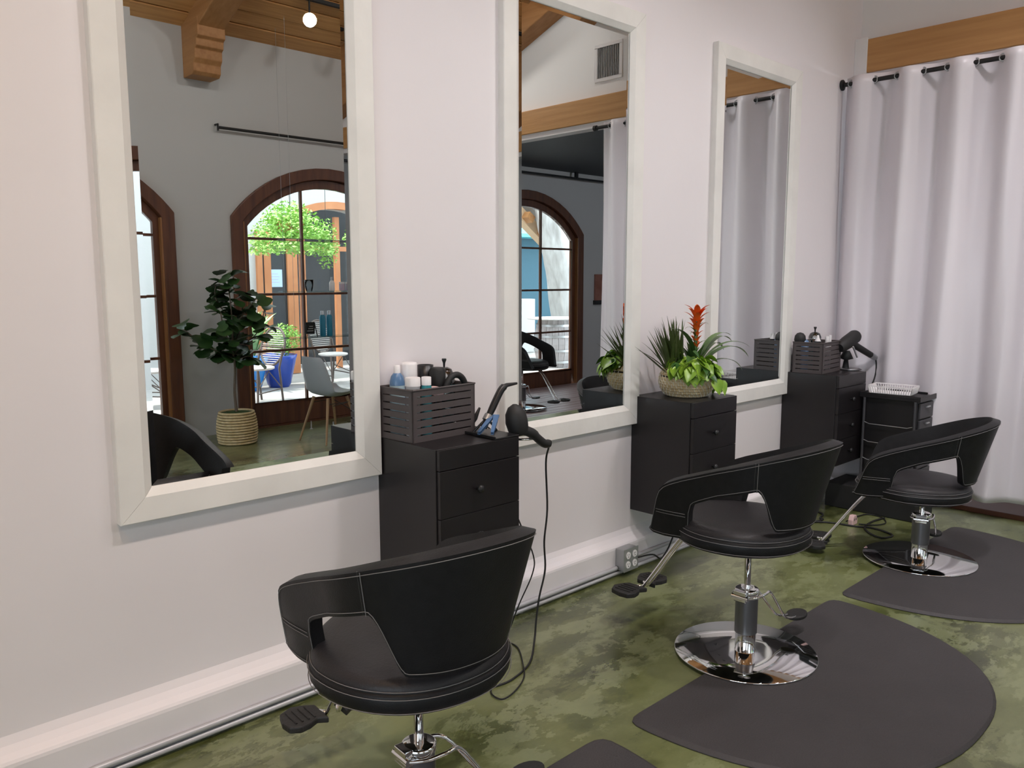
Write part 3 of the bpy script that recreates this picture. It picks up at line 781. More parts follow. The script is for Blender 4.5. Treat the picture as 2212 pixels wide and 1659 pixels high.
# ------------------------------------------------------------------ planter on the middle cabinet
M_sea = mat('seagrass', (.58, .43, .22), .8, col2=(.76, .62, .38), scale=30, bump=.4, bscale=120); M_strand = mat('pale strand', (.80, .77, .66), .7)
PC = (3.645, -.195, CZ)
t = thing('woven_planter', 'round cream woven seagrass planter on the middle cabinet', 'planter', PC)
prof = [(.085, .0), (.104, .010), (.124, .032), (.136, .062), (.138, .088), (.130, .118), (.112, .142)]
g = MB(); pp = smooth_path([(r, z, 0) for r, z in prof], 4); 
rings = 12
for k in range(rings):
    f = k / (rings - 1) * (len(pp) - 1); p = pp[int(round(f))]
    g.tube([(p.x * math.cos(a), p.x * math.sin(a), max(p.y, .007)) for a in [2 * PI * q / 48 for q in range(49)]], .0088, 8, cap=False)
o = g.build('woven_coil', M_sea, t)
g = MB()
for k in range(rings - 1):
    f = (k + .5) / (rings - 1) * (len(pp) - 1); p = pp[int(f)].lerp(pp[min(int(f) + 1, len(pp) - 1)], f - int(f))
    for q in range(34):
        a = 2 * PI * (q + .45 * k) / 34; R_ = p.x + .0080
        g.tube([((R_) * math.cos(a - .022), (R_) * math.sin(a - .022), max(p.y + .009, .002)), ((R_ + .002) * math.cos(a), (R_ + .002) * math.sin(a), p.y), ((R_) * math.cos(a + .022), (R_) * math.sin(a + .022), max(p.y - .009, .002))], .0019, 4)
s_ = g.build('wrapped_strands', M_strand, t); s_['kind'] = 'stuff'
MB().lathe([(.08, .002), (.120, .04), (.120, .110), (.10, .118)], n=32).build('planter_liner', M_rubber, t)


def leafmat(name, c1, c2, rough=.35): return mat(name, c1, rough, col2=c2, scale=9, spec=.5)


M_pothos = leafmat('lime pothos leaf', (.10, .22, .015), (.30, .48, .04)); M_pothosd = leafmat('deep green leaf', (.02, .075, .012), (.05, .14, .02))
M_blade = leafmat('dark blade leaf', (.05, .075, .02), (.12, .155, .05)); M_brom = leafmat('bromeliad leaf', (.035, .09, .02), (.09, .18, .04))
M_flower = mat('orange red bract', (.72, .09, .012), .4, col2=(.88, .22, .03), scale=20); M_arch = leafmat('arching leaf', (.04, .10, .02), (.11, .20, .05))


def blade_mesh(length, width, bend, droop=0., n=10, fold=.25, pw=.7):
    g = MB(); vs = []
    for i in range(n + 1):
        s = i / n; th = bend * s + droop * s * s
        # integrate curve
        vs.append(s)
    pos = Vector((0, 0, 0)); pts = []
    for i in range(n + 1):
        s = i / n; th = bend * s + droop * s * s; pts.append((pos.copy(), th)); pos += Vector((math.sin(th), 0, math.cos(th))) * length / n
    V = []
    for i, (p_, th) in enumerate(pts):
        s = i / n; w_ = width * (math.sin(PI * min(max(s, .0), 1) ** pw) * .9 + .1 * (1 - s)) if i < n else .0003
        nn = Vector((-math.cos(th), 0, math.sin(th))) * w_ * fold
        V += [p_ + Vector((0, -w_, 0)) + nn, p_, p_ + Vector((0, w_, 0)) + nn]
    g.add(V, [(i * 3 + k, i * 3 + k + 1, (i + 1) * 3 + k + 1, (i + 1) * 3 + k) for i in range(n) for k in range(2)], True)
    return g


def heart_mesh(L_=.07, W_=.055):
    out = [(0, 0), (-.06, .22), (.06, .46), (.30, .52), (.62, .36), (.86, .15), (1.0, 0)]
    V = []; F = []
    for x, y in out: V += [(x * L_, -y * W_, abs(y) * W_ * .35 - .25 * L_ * x * x), (x * L_, 0, -.25 * L_ * x * x), (x * L_, y * W_, abs(y) * W_ * .35 - .25 * L_ * x * x)]
    for i in range(len(out) - 1):
        for k in range(2): F.append((i * 3 + k, i * 3 + k + 1, (i + 1) * 3 + k + 1, (i + 1) * 3 + k))
    return MB().add(V, F, True)


def orient(loc, az, el, roll=0, sc=1):
    return Matrix.Translation(loc) @ Matrix.Rotation(az, 4, 'Z') @ Matrix.Rotation(el, 4, 'Y') @ Matrix.Rotation(roll, 4, 'X' if True else 'Z') @ Matrix.Scale(sc, 4)


Z0 = .115
# spiky plant to the left
t = thing('spiky_dracaena', 'dark spiky grass leaved plant at the left of the woven planter', 'plant', (PC[0] - .045, PC[1] + .055, PC[2] + Z0))
base_b = [blade_mesh(.33, .010, .06), blade_mesh(.29, .009, .2, .15), blade_mesh(.31, .010, -.1, .15)]
prot = [b_.build('leaf', M_blade, t) for b_ in base_b]
random.seed(3)
sets = []
for k in range(72):
    az = random.uniform(-.5, .9) + PI * (1 if random.random() < .78 else 0); lean = random.uniform(.0, .80) if az > 1.5 else random.uniform(.0, .30)
    sets.append(((random.uniform(-.05, .06), random.uniform(-.03, .03), random.uniform(-.02, .02)), az, lean, random.uniform(.70, 1.0)))
sets += [((-.05, 0, 0), PI, 1.02, 1.0), ((-.05, -.01, .01), PI - .2, .92, .95), ((-.04, .01, .01), PI + .1, .80, .95)]
for k, (lc, az, ln, sc) in enumerate(sets):
    mt = orient(lc, az, ln, 0, sc)
    if k < 3: prot[k].matrix_basis = mt
    else: copy_part(prot[k % 3], t, mt)
# bromeliad
t = thing('bromeliad', 'bromeliad with tall orange red flower spike rising from the woven planter', 'plant', (PC[0] + .055, PC[1] - .01, PC[2] + Z0))
lv = blade_mesh(.21, .030, .25, .30, fold=.3, pw=.8).build('leaf', M_brom, t)
for k in range(13):
    mt = orient((-.01, 0, -.01), k * 2.4 + .4, .12 + .09 * (k % 3), 0, .72 + .06 * (k % 4))
    if k == 0: lv.matrix_basis = mt
    else: copy_part(lv, t, mt)
al = blade_mesh(.40, .024, .5, 1.45, n=14, fold=.15, pw=1.15).build('leaf', M_arch, t)
arr = [(-.35, .72, 1.05), (-.7, .50, .95), (-.1, .45, 1.0), (-.2, .30, .95), (.1, .62, 1.0), (2.9, .05, .9), (-.55, .9, .8)]
for k, (az, el, sc) in enumerate(arr):
    mt = orient((.01, 0, 0), az, el, 0, sc)
    if k == 0: al.matrix_basis = mt
    else: copy_part(al, t, mt)
fs_ = MB().tube([(0, 0, 0), (.004, 0, .12), (.009, 0, .29)], [.009, .010, .009], 10).build('flower_stalk', M_brom, t)
br = blade_mesh(.105, .018, .3, .75, n=7, fold=.35, pw=.9).build('bract', M_flower, t); kk = 0
for zl in (.12, .15, .178, .205, .23, .252, .272, .29):
    for q in range(4 if zl < .26 else 6):
        el = .36 if zl < .23 else .42; mt = orient((.004 + .03 * zl, 0, zl), q * 2 * PI / 4.0 + zl * 40, el, 0, (.65 if zl < .20 else .85) if zl < .25 else 1.0)
        if kk == 0: br.matrix_basis = mt
        else: copy_part(br, t, mt)
        kk += 1
gl = blade_mesh(.10, .006, .6, 1.2, n=7, fold=.3).build('thin_leaf', M_arch, t)
for k, (z, az) in enumerate(((.10, .2), (.14, -.6), (.19, 3.4), (.16, 2.6), (.235, -.3), (.215, 3.0))):
    mt = orient((.006, 0, z), az, .75, 0, 1.0)
    if k == 0: gl.matrix_basis = mt
    else: copy_part(gl, t, mt)
# pothos
t = thing('lime_pothos', 'lime green heart leaved pothos filling the front of the woven planter', 'plant', (PC[0] - .01, PC[1] - .03, PC[2] + Z0))
hA = heart_mesh(.066, .056).build('leaf', M_pothos, t); hB = heart_mesh(.062, .050).build('leaf', M_pothosd, t)
random.seed(11)
for k in range(190):
    a = random.uniform(0, 2 * PI); r = .128 * math.sqrt(random.random()); z = .125 * (1 - (r / .16) ** 2) * random.uniform(.35, 1.15) - .015
    if math.sin(a) > .6 and r > .08: a = -a
    az = a + random.uniform(-.7, .7); el = random.uniform(-.1, .75) + r * 3
    mt = orient((r * math.cos(a) * 1.05 - .01, r * math.sin(a), z), az, el, random.uniform(-.5, .5), random.uniform(.7, 1.15))
    if k == 0: hA.matrix_basis = mt
    elif k == 1: hB.matrix_basis = mt
    else: copy_part(hB if random.random() < .28 else hA, t, mt)
for k, (dx, dy, dz, az) in enumerate(((.125, -.05, -.01, -.3), (.115, -.09, -.03, -.8), (.14, -.03, -.045, -.2), (.05, -.15, -.03, -1.4), (.0, -.15, -.02, -1.7), (.14, -.02, -.02, .1))):
    copy_part(hA, t, orient((dx, dy, dz), az, 1.0, .2 * k - .4, 1.15))
random.seed(5)

# ------------------------------------------------------------------ far corner: dryer on stand, cart, box, cords
t = thing('hair_dryer', 'black hair dryer resting in a stand on the far corner cabinet', 'hair dryer', (0, 0, 0))
A_ = Vector((5.36, -.24, 1.085)); B_ = Vector((5.56, -.26, 1.16))
MB().tube([A_, A_.lerp(B_, .1), A_.lerp(B_, .45), A_.lerp(B_, .92), B_], [.028, .040, .046, .046, .040], 24).build('dryer_barrel', M_black2, t)
MB().tube([B_ + Vector((.001, 0, .0005)), B_ + Vector((.006, 0, .002))], [.036, .034], 24).build('air_intake', M_sleeve, t)
H0 = Vector((5.50, -.26, 1.11)); H1 = Vector((5.73, -.33, 1.0)); MB().tube([H0, H0.lerp(H1, .8)], [.024, .021], 16).build('handle', M_black2, t)
MB().tube([H0.lerp(H1, .8), H1], [.022, .019], 16).build('handle_collar', M_alu, t)
t = thing('dryer_stand', 'black funnel shaped dryer stand on the far corner cabinet', 'stand', (0, 0, 0))
MB().tube([(5.445, -.25, .935), (5.447, -.25, 1.0), (5.45, -.25, 1.01), (5.45, -.25, 1.062)], [.024, .014, .045, .020], 16).build('stand_post', M_black2, t)
MB().tube([(5.41, -.31, 1.095), (5.48, -.31, 1.02)], .006, 8).build('stand_plate', M_alu, t)
MB().lathe([(.07, 0), (.075, .004), (.06, .012)], (5.47, -.27, .933), n=24).build('stand_base', M_sleeve, t)
cord('black cord curving down from the far hair dryer behind the cart', [(5.73, -.33, 1.0), (5.74, -.335, .95), (5.735, -.33, .86), (5.60, -.33, .70), (5.58, -.3, .4)], .005)
ct_ = thing('salon_trolley', 'black salon trolley with a tray top beside the far cabinet', 'trolley', (5.38, -.76, .17))
M_cart = mat('black trolley plastic', (.012, .011, .012), .38); M_cartg = mat('charcoal panel', (.05, .05, .055), .5)
g = MB(); g.box((-.012, -.012, .60), (.272, .372, .622)); g.box((-.012, -.012, .622), (-.004, .372, .634)); g.box((.264, -.012, .622), (.272, .372, .634)); g.box((-.012, -.012, .622), (.272, -.004, .634)); g.box((-.012, .364, .622), (.272, .372, .634))
g.build('tray_top', M_cart, ct_, bevel=.003)
MB().box((.01, .01, .04), (.25, .35, .60)).build('cart_body', M_cart, ct_, bevel=.004)
for k in range(5):
    dr = MB().box((.02, -.004, .055 + k * .108), (.245, .010, .055 + k * .108 + .100)).build('drawer', M_cartg, ct_, bevel=.004)
    MB().tube([(.10, -.012, .055 + k * .108 + .075), (.16, -.012, .055 + k * .108 + .075)], .006, 8).build('pull', M_alu, dr)
for y in (.02, .34): MB().tube([(-.006, y, 0), (-.006, y, .60)], .009, 10).build('corner_post', M_cartg, ct_)
for z in (.08, .20, .32, .44): MB().tube([(-.008, .02, z), (-.014, .06, z - .012), (-.014, .30, z - .012), (-.008, .34, z)], .003, 6).build('side_rail', M_alu, ct_)
MB().box((.0, .0, .02), (.26, .36, .04)).build('cart_base', M_cart, ct_)
for x in (.03, .23):
    for y in (.03, .33):
        MB().tube([(x - .012, y, .010), (x + .012, y, .010)], .010, 14).build('caster', M_black2, ct_)
t = MB().box((5.335, -.79, .001), (5.65, -.20, .168)).build('low_storage_box', M_black2, bevel=.006); tag(t, 'low black storage box on the floor beneath the trolley', 'box')
# white basket tray on the trolley
t = thing('white_basket', 'small white slotted plastic basket on the trolley', 'basket', (5.395, -.70, .8045), .12)
g = MB(); W_, D_, H_ = .17, .25, .05
g.box((0, 0, 0), (W_, D_, .003)); e = .010
for (x0, y0, x1, y1) in ((-e, -e, W_ + e, -e + .004), (-e, D_ + e - .004, W_ + e, D_ + e), (-e, -e, -e + .004, D_ + e), (W_ + e - .004, -e, W_ + e, D_ + e)): g.box((x0, y0, H_ - .007), (x1, y1, H_))
n = 14
for k in range(n + 1):
    f = k / n
    for s in (0, 1):
        g.tube([(W_ * f, s * D_, .002), ((W_ + 2 * e) * f - e, s * (D_ + 2 * e) - e, H_ - .005)], .0028, 4, smooth=False)
for k in range(19):
    f = k / 18
    for s in (0, 1): g.tube([(s * W_, D_ * f, .002), (s * (W_ + 2 * e) - e, (D_ + 2 * e) * f - e, H_ - .005)], .0028, 4, smooth=False)
g.build('basket_body', M_white, t)
# power strip and cords in the corner
t = thing('power_plug', 'pale pink plug adapter lying among the cords by the trolley', 'plug', (5.03, -.53, .0))
MB().loft([[(x, y, z) for x, z in ((-.035, 0), (.035, 0), (.038, .03), (.02, .062), (-.02, .066), (-.036, .035))] for y in (-.016, .016)], True, True, False).build('plug_body', M_pink, t, bevel=.006)
g = MB()
for x in (-.012, .012): g.box((x - .003, -.0175, .03), (x + .003, -.0155, .044))
g.build('plug_slot', M_black2, t)
gp = 'black cords on the floor by the trolley'
cord('black cord looping toward the farthest chair on the floor', [(4.75, -.30, .006), (4.889, -.348, .006), (4.955, -.439, .006), (4.982, -.561, .006), (5.026, -.644, .006), (5.003, -.752, .006), (4.955, -.806, .006), (4.873, -.776, .006), (4.90, -.70, .006), (5.0, -.62, .006), (5.15, -.6, .006), (5.30, -.62, .006)], .006, g_=gp)
cord('thin black cord making a circle right of the pink plug', [(5.05, -.48, .006), (5.223, -.486, .006), (5.31, -.516, .006), (5.30, -.604, .006), (5.193, -.67, .006), (5.10, -.64, .006), (5.05, -.56, .006)], .004, g_=gp)
cord('short black cord curl left of the pink plug', [(5.14, -.20, .006), (5.10, -.30, .006), (5.0, -.33, .006), (4.986, -.357, .006), (4.919, -.349, .006), (4.85, -.30, .006)], .006, g_=gp)
cord('black cord hanging under the far cabinet in front of the curb', [(5.20, -.10, .345), (5.22, -.12, .25), (5.19, -.10, .15), (5.24, -.12, .05), (5.2, -.14, .006)], .004, g_=gp)
cord('black cord crossing the curb under the middle cabinet to the outlet box', [(3.75, -.06, .34), (3.74, -.10, .22), (3.66, -.11, .10), (3.60, -.11, .04), (3.56, -.115, .03), (3.48, -.12, .075), (3.355, -.120, .09)], .0045)

# ------------------------------------------------------------------ window side of the room (seen in the mirrors)
# fiddle leaf fig
M_fid = mat('fiddle leaf', (.016, .045, .014), .38, col2=(.04, .10, .025), scale=8); M_bark = mat('bark', (.16, .12, .09), .8, bump=.4)
FX, FY = 3.41, -4.72
t = thing('basket_pot', 'ribbed round basket pot holding the fig tree beside the arched door', 'planter', (FX, FY, 0))
g = MB()
for k in range(12):
    z = .014 + k * .0255; R_ = .150 + .030 * math.sin(PI * min(1, (z + .05) / .36)) ** .8
    g.tube([(R_ * math.cos(a), R_ * math.sin(a), z) for a in [2 * PI * q / 40 for q in range(41)]], .0118, 8, cap=False)
g.build('woven_coil', M_sea, t)
MB().lathe([(.145, .004), (.17, .15), (.160, .285), (.158, .285)], n=32).build('pot_liner', mat('dark basket core', (.05, .035, .02), .8), t)
MB().lathe([(.155, .286), (.08, .296), (.01, .30)], n=24).build('moss', mat('moss', (.03, .07, .01), .9, bump=.6), t)
t = thing('fiddle_leaf_fig', 'dark fiddle leaf fig tree in the ribbed basket by the arched door', 'plant', (FX, FY, .301))
tk = [(0, 0, -.0), (-.01, 0, .2), (.005, .0, .42), (-.01, 0, .62), (0, 0, .8), (-.02, .02, 1.0), (-.03, .01, 1.3)]
MB().tube(smooth_path(tk, 4), [.014 - .0004 * i for i in range(25)], 10).build('trunk', M_bark, t)
random.seed(21)
brs = [((0, 0, .50), (-.30, .02, .66), (-.46, .0, .80)), ((0, 0, .55), (.20, .1, .75), (.30, .05, .95)), ((0, 0, .62), (.16, -.16, .8), (.2, -.2, .98)), ((0, 0, .6), (-.15, .15, .78), (-.2, .2, .95)), ((0, 0, .8), (.16, .06, 1.0), (.22, .1, 1.1)), ((0, 0, .85), (-.1, -.1, 1.05), (-.1, -.1, 1.2)), ((0, 0, .48), (.12, .02, .52), (.16, .02, .50)), ((0, 0, .55), (-.12, -.14, .58), (-.22, -.18, .62))]
g = MB()
for b_ in brs: g.tube(smooth_path(b_, 4), .006, 6)
g.build('branch', M_bark, t)


def fiddle():
    out = [(0, .03), (.10, .16), (.28, .26), (.45, .24), (.65, .40), (.82, .42), (.95, .24), (1.0, .0)]; L_, V, F = .20, [], []
    for x, y in out:
        zz = -.22 * x * x * L_; V += [(x * L_, -y * L_, zz + .18 * abs(y) * L_), (x * L_, 0, zz), (x * L_, y * L_, zz + .18 * abs(y) * L_)]
    for i in range(len(out) - 1):
        for k in range(2): F.append((i * 3 + k, i * 3 + k + 1, (i + 1) * 3 + k + 1, (i + 1) * 3 + k))
    return MB().add(V, F, True)


lf = fiddle().build('leaf', M_fid, t); first = True
for b_ in brs + [((0, 0, .8), (-.02, 0, 1.05), (-.03, 0, 1.33)), ((0, 0, .9), (-.02, 0, 1.15), (-.03, 0, 1.3))]:
    P = smooth_path(b_, 6)
    for k in range(14):
        p = P[min(len(P) - 1, 2 + k % 11)]; mt = orient((p.x, p.y, p.z), random.uniform(0, 2 * PI), random.uniform(-.7, .6), random.uniform(-.5, .5), random.uniform(.62, 1.05))
        if first: lf.matrix_basis = mt; first = False
        else: copy_part(lf, t, mt)
random.seed(8)

# hanging glass shelves in front of the door
sh = thing('hanging_shelf', 'three glass shelves hung on wires in front of the arched door', 'shelf', (0, 0, 0))
SX0, SX1, SY0, SY1 = 4.05, 5.35, -5.02, -4.80
for z in (.955, 1.425, 1.945): MB().box((SX0, SY0, z - .008), (SX1, SY1, z)).build('glass_shelf', M_shelf, sh, bevel=.001)
for x in (SX0 + .06, SX1 - .06):
    for y in (SY0 + .02, SY1 - .02): MB().tube([(x, y, .93), (x, y, EAVE + (y - YB) * .405)], .0016, 5).build('wire', M_alu, sh)
t = thing('wall_rail', 'thin black rail on the wall above the arched door', 'rail', (0, 0, 0))
MB().tube([(3.57, YB + .06, 3.0), (5.02, YB + .06, 3.0)], .014, 8).build('rail_bar', M_black2, t)
for x in (3.57, 5.02): MB().tube([(x, YB + .001, 3.03), (x, YB + .06, 3.03), (x, YB + .06, 2.97)], .010, 8).build('rail_bracket', M_black2, t)
SY = -4.9
for x, lb in ((4.475, 'turquoise bottle on the lowest glass shelf, left of the pair'), (4.555, 'turquoise bottle on the lowest glass shelf, right of the pair')):
    bottle('turquoise_bottle', lb, 'bottle', (x, SY, .956), [('bottle_body', mat('turquoise', (.015, .22, .36), .3), [(.030, 0), (.031, .005), (.031, .20), (.020, .222)]), ('cap', mat('silver cap', (.6, .68, .75), .25, .5), [(.019, .2225), (.019, .262), (.017, .264)])], 'turquoise bottles on the glass shelf')
bottle('drinking_glass', 'clear tumbler on the middle glass shelf', 'glass', (4.33, SY, 1.426), [('tumbler', glass('tumbler glass', (.93, .96, .97), .1), [(.030, .0), (.034, .01), (.045, .06), (.047, .115), (.045, .115), (.043, .06), (.03, .012)])])
bottle('white_bottle', 'white bottle with a dark mark on the middle glass shelf', 'bottle', (4.60, SY, 1.426), [('bottle_body', M_white, [(.028, 0), (.029, .005), (.029, .085), (.014, .108)]), ('cap', M_alu, [(.013, .1085), (.013, .142)])])
for k, (x, c_) in enumerate(((4.72, (.55, .45, .55)), (4.80, (.45, .42, .5)))):
    bottle('jar', ['pinkish jar right of the white bottle on the glass shelf', 'greyish jar near the end of the glass shelf'][k], 'jar', (x, SY, 1.426), [('jar_body', mat('jar%d' % k, c_, .4), [(.030, 0), (.030, .07)]), ('lid', M_white, [(.031, .071), (.031, .09)])], 'jars on the glass shelf')
bottle('blue_tube', 'bright blue tube at the end of the middle glass shelf', 'tube', (4.92, SY, 1.426), [('tube_body', mat('bright blue', (.02, .22, .6), .35), [(.02, 0), (.022, .09), (.014, .12)])])
t = thing('chalkboard_easel', 'small black tabletop sign on the lowest glass shelf', 'sign', (4.325, SY, .956))
rt_ = Matrix.Rotation(-.18, 3, 'X')
MB().box((-.055, -.004, .03), (.055, .004, .145), rt_).build('board', M_black2, t)
g = MB()
for x in (-1, 1): g.tube([(x * .045, .012, .15), (x * .068, .03, 0)], .005, 6)
g.tube([(0, .0, .14), (0, -.06, 0)], .004, 6); g.tube([(-.05, .006, .148), (.05, .006, .148)], .004, 6); g.build('easel_leg', M_black2, t)
g = MB()
for k in range(3): g.box((-.035 + .01 * k, .0105, .06 + .024 * k), (.035 - .004 * k, .0125, .066 + .024 * k), rt_, (0, 0, .09))
g.build('chalk_mark', mat('chalk', (.5, .5, .5), .8), t)

# white shell chair with wooden legs
M_shellc = mat('pale grey shell plastic', (.46, .49, .53), .4); M_oak = mat('beech legs', (.42, .26, .14), .5, bump=.05)
t = thing('shell_chair', 'pale grey moulded shell chair on splayed wooden legs by the arched door', 'chair', (4.13, -4.22, 0), -.1)
prof = [(.21, .475), (.17, .452), (.08, .435), (-.04, .428), (-.12, .445), (-.165, .50), (-.195, .60), (-.225, .72), (-.25, .83)]
hw = [.19, .225, .235, .235, .232, .225, .215, .20, .15]; g = MB(); V = []; nn = 12
for (x, z), h_ in zip(prof, hw):
    for k in range(nn + 1):
        f = -1 + 2 * k / nn; ed = f ** 4; side = .055 if z < .5 else .07
        V.append((x + (.05 * ed if z >= .5 else 0), f * h_, z + (side * ed if z < .5 else 0)))
g.add(V, [(i * (nn + 1) + k, i * (nn + 1) + k + 1, (i + 1) * (nn + 1) + k + 1, (i + 1) * (nn + 1) + k) for i in range(len(prof) - 1) for k in range(nn)], True)
g.build('shell_seat', M_shellc, t, solid=.008, sub=1)
for sx_ in (-1, 1):
    for sy_ in (-1, 1): MB().tube([(sx_ * .11, sy_ * .11, .425), (sx_ * .22, sy_ * .21, 0)], [.016, .009], 10).build('leg', M_oak, t)
g = MB()
for s in (-1, 1): g.tube([(-.13, s * .13, .37), (.13, s * .13, .37), (.13, -s * .13, .30)], .004, 6)
g.build('leg_brace', M_black, t)
# floor door stops
for k, (x, y) in enumerate(((4.28, -4.86), (4.42, -4.66))):
    t = thing('floor_bolt', ['small upright steel bolt on the floor, nearer the door', 'small upright steel bolt on the floor, farther from the door'][k], 'bolt', (x, y, 0), group='steel bolts on the floor')
    MB().tube([(0, 0, 0), (0, 0, .006), (0, 0, .0065), (0, 0, .085)], [.018, .018, .006, .006], 10).build('bolt_pin', M_alu, t)

t = thing('wall_picture', 'red brown picture on the wall right of the mirrored arched door', 'picture', (9.42, YB + .002, 1.35))
MB().box((-.20, 0, -.12), (.20, .02, .26)).build('picture_panel', mat('rust print', (.25, .09, .06), .6, col2=(.35, .16, .12), scale=7), t)
MB().box((-.22, 0, -.18), (.22, .028, -.12)).build('picture_ledge', M_black, t)

# ------------------------------------------------------------------ track light
t = thing('track_light', 'black ceiling track with swivel spotlights', 'light', (0, 0, 0))
TZ = EAVE + (-4.5 - YB) * .405
MB().box((4.12, -4.52, TZ - .045), (5.75, -4.48, TZ - .012)).build('track_rail', M_black2, t, bevel=.003)
M_lamp = emis('lamp face', (1, .82, .52), 3)
for k, x in enumerate((4.20, 4.95, 5.55)):
    aim = (Vector((1.4, 0, 1.2)) if k == 0 else Vector((3.4, 0, 1.2)) if k == 1 else Vector((5.0, 0, 1.4))); p0 = Vector((x, -4.5, TZ - .22)); dr = (aim - p0).normalized()
    hd_ = MB().tube([p0 - dr * .05, p0 - dr * .045, p0 + dr * .07, p0 + dr * .12], [.022, .032, .036, .045], 20, cap=False).build('spot_head', M_black2, t)
    MB().tube([(x, -4.5, TZ - .04), tuple(p0)], .009, 8).build('spot_stem', M_black2, t)
    MB().tube([p0 + dr * .085, p0 + dr * .09], .024, 20).build('lamp_lens', M_lamp, hd_)
LW = (1, .94, .90)


def spot(name, p, a, e, col=LW, size=1.6, blend=.9, r=.06):
    return light(name, 'SPOT', p, a, e, col, spot_size=size, spot_blend=blend, shadow_soft_size=r)


spot('spot_lamp', (4.13, -4.38, TZ - .26), (1.4, 0, 1.2), 60); spot('spot_lamp', (4.88, -4.38, TZ - .26), (3.4, 0, 1.2), 60); spot('spot_lamp', (5.48, -4.38, TZ - .26), (5.0, 0, 1.4), 60)
# second track over the stations (above the frame)
t2 = thing('track_light', 'black ceiling track above the styling chairs, out of frame', 'light', (0, 0, 0))
ZZ = EAVE + 1.9 * .405
MB().box((-1.6, -1.92, ZZ - .045), (5.3, -1.88, ZZ - .012)).build('track_rail', M_black2, t2, bevel=.003)
for k, (x, e, cl_) in enumerate(((-1.2, 95, (1, .55, .24)), (0.2, 135, (1, .76, .56)), (1.7, 155, (1, .93, .93)), (3.3, 160, (1, .95, .97)), (4.8, 105, (1, .96, 1)))):
    p0 = Vector((x, -1.9, ZZ - .12)); aim = Vector((x, 0, -.9)); dr = (aim - p0).normalized()
    hd_ = MB().tube([p0 - dr * .05, p0 - dr * .045, p0 + dr * .07, p0 + dr * .12], [.022, .032, .036, .045], 20, cap=False).build('spot_head', M_black2, t2)
    MB().tube([p0 + dr * .100, p0 + dr * .104], .040, 20).build('lamp_lens', M_lamp, hd_)
    MB().tube([(x, -1.9, ZZ - .04), tuple(p0)], .009, 8).build('spot_stem', M_black2, t2)
    spot('spot_lamp', p0 + dr * .16, aim, e, cl_, 1.6, 1., .09)
for k, (x, e) in enumerate(((-0.6, 48), (1.1, 48), (2.5, 48), (4.1, 48), (5.2, 36))):  # unseen extra heads, added to brighten the window wall
    p0 = Vector((x, -1.9, ZZ - .12)); aim = Vector((x, YB, 2.6)); dr = (aim - p0).normalized()
    hd_ = MB().tube([p0 - dr * .05, p0 - dr * .045, p0 + dr * .07, p0 + dr * .12], [.022, .032, .036, .045], 20, cap=False).build('spot_head', M_black2, t2)
    MB().tube([p0 + dr * .100, p0 + dr * .104], .040, 20).build('lamp_lens', M_lamp, hd_)
    spot('spot_lamp', p0 + dr * .16, aim, e, (1, .95, .93), 2.6, 1., .09)
t3 = thing('fill_lamp', 'round fill lamp added out of frame to brighten the next room', 'lamp', (8.8, -1.6, 3.02))  # added fill lamp, unseen, lifts the dark next room
MB().lathe([(.14, 0), (.16, -.03), (.13, -.06)], n=28).build('lamp_body', M_lamp, t3)
light('fill_lamp_light', 'POINT', (8.8, -1.6, 2.86), (8.8, -1.6, 0), 70, (.85, .9, 1), shadow_soft_size=.12)
p0 = Vector((2.9, -1.9, ZZ - .12)); aim = Vector((XW, -1.4, -.8)); dr = (aim - p0).normalized()  # one more unseen head, added to brighten the lower curtain
hd_ = MB().tube([p0 - dr * .05, p0 - dr * .045, p0 + dr * .07, p0 + dr * .12], [.022, .032, .036, .045], 20, cap=False).build('spot_head', M_black2, t2)
MB().tube([p0 + dr * .100, p0 + dr * .104], .040, 20).build('lamp_lens', M_lamp, hd_)
spot('spot_lamp', p0 + dr * .16, aim, 230, (1, .95, .98), 1.15, 1., .05)
# daylight portals in the door openings
for c in DOORS:
    pl_ = light('door_portal', 'AREA', (c, YB - .18, 1.3), (c, 0, 1.3), 1); pl_.data.shape = 'RECTANGLE'; pl_.data.size = 2.0; pl_.data.size_y = 2.6
    pl_.data.cycles.is_portal = True

pl_ = light('window_portal', 'AREA', (XL - .25, -3.3, 1.6), (5, -3.3, 1.6), 1); pl_.data.shape = 'RECTANGLE'; pl_.data.size = 2.9; pl_.data.size_y = 2.7
pl_.data.cycles.is_portal = True

# ------------------------------------------------------------------ courtyard outside
M_pave = mat('courtyard paving', (.30, .29, .27), .8, col2=(.38, .37, .35), scale=3, bump=.3, bscale=20)
struct(MB().box((-16, -20, -.06), (24, YB - .12, -.01)).build('ground', M_pave), 'pale courtyard paving outside')
YF = -9.6
M_fac = mat('white stucco', (.5, .5, .49), .8, bump=.2, bscale=15)
FC = 7.6
struct(arched_wall('wall_courtyard', YF - .3, YF, -8, 9.8, 5.6, [FC], 1.25, 2.15, 2.72, M_fac), 'white stucco facade across the courtyard')
g = MB(); ring_solid(g, contour(FC, 1.37, 2.18, 2.84, 0), contour(FC, 1.25, 2.15, 2.72, 0), YF - .1, YF + .03)
M_terra = mat('terracotta wood', (.42, .16, .06), .55, col2=(.52, .22, .09), scale=4)
d = struct(g.build('door_5', M_terra), 'arched orange framed entrance across the courtyard')
M_void = mat('dark interior', (.03, .035, .04), .5)
MB().box((FC - 1.3, YF - 1.2, 0), (FC + 1.3, YF - 1.15, 3)).build('dark_recess', M_void, d)
for x in (FC - 1.2, FC - .62, FC + .05, FC + .62): MB().box((x, YF - .22, 0), (x + .09, YF - .15, 2.6)).build('post', M_terra, d)
MB().box((FC - 1.25, YF - .21, 2.02), (FC + 1.25, YF - .14, 2.10)).build('transom', M_terra, d)
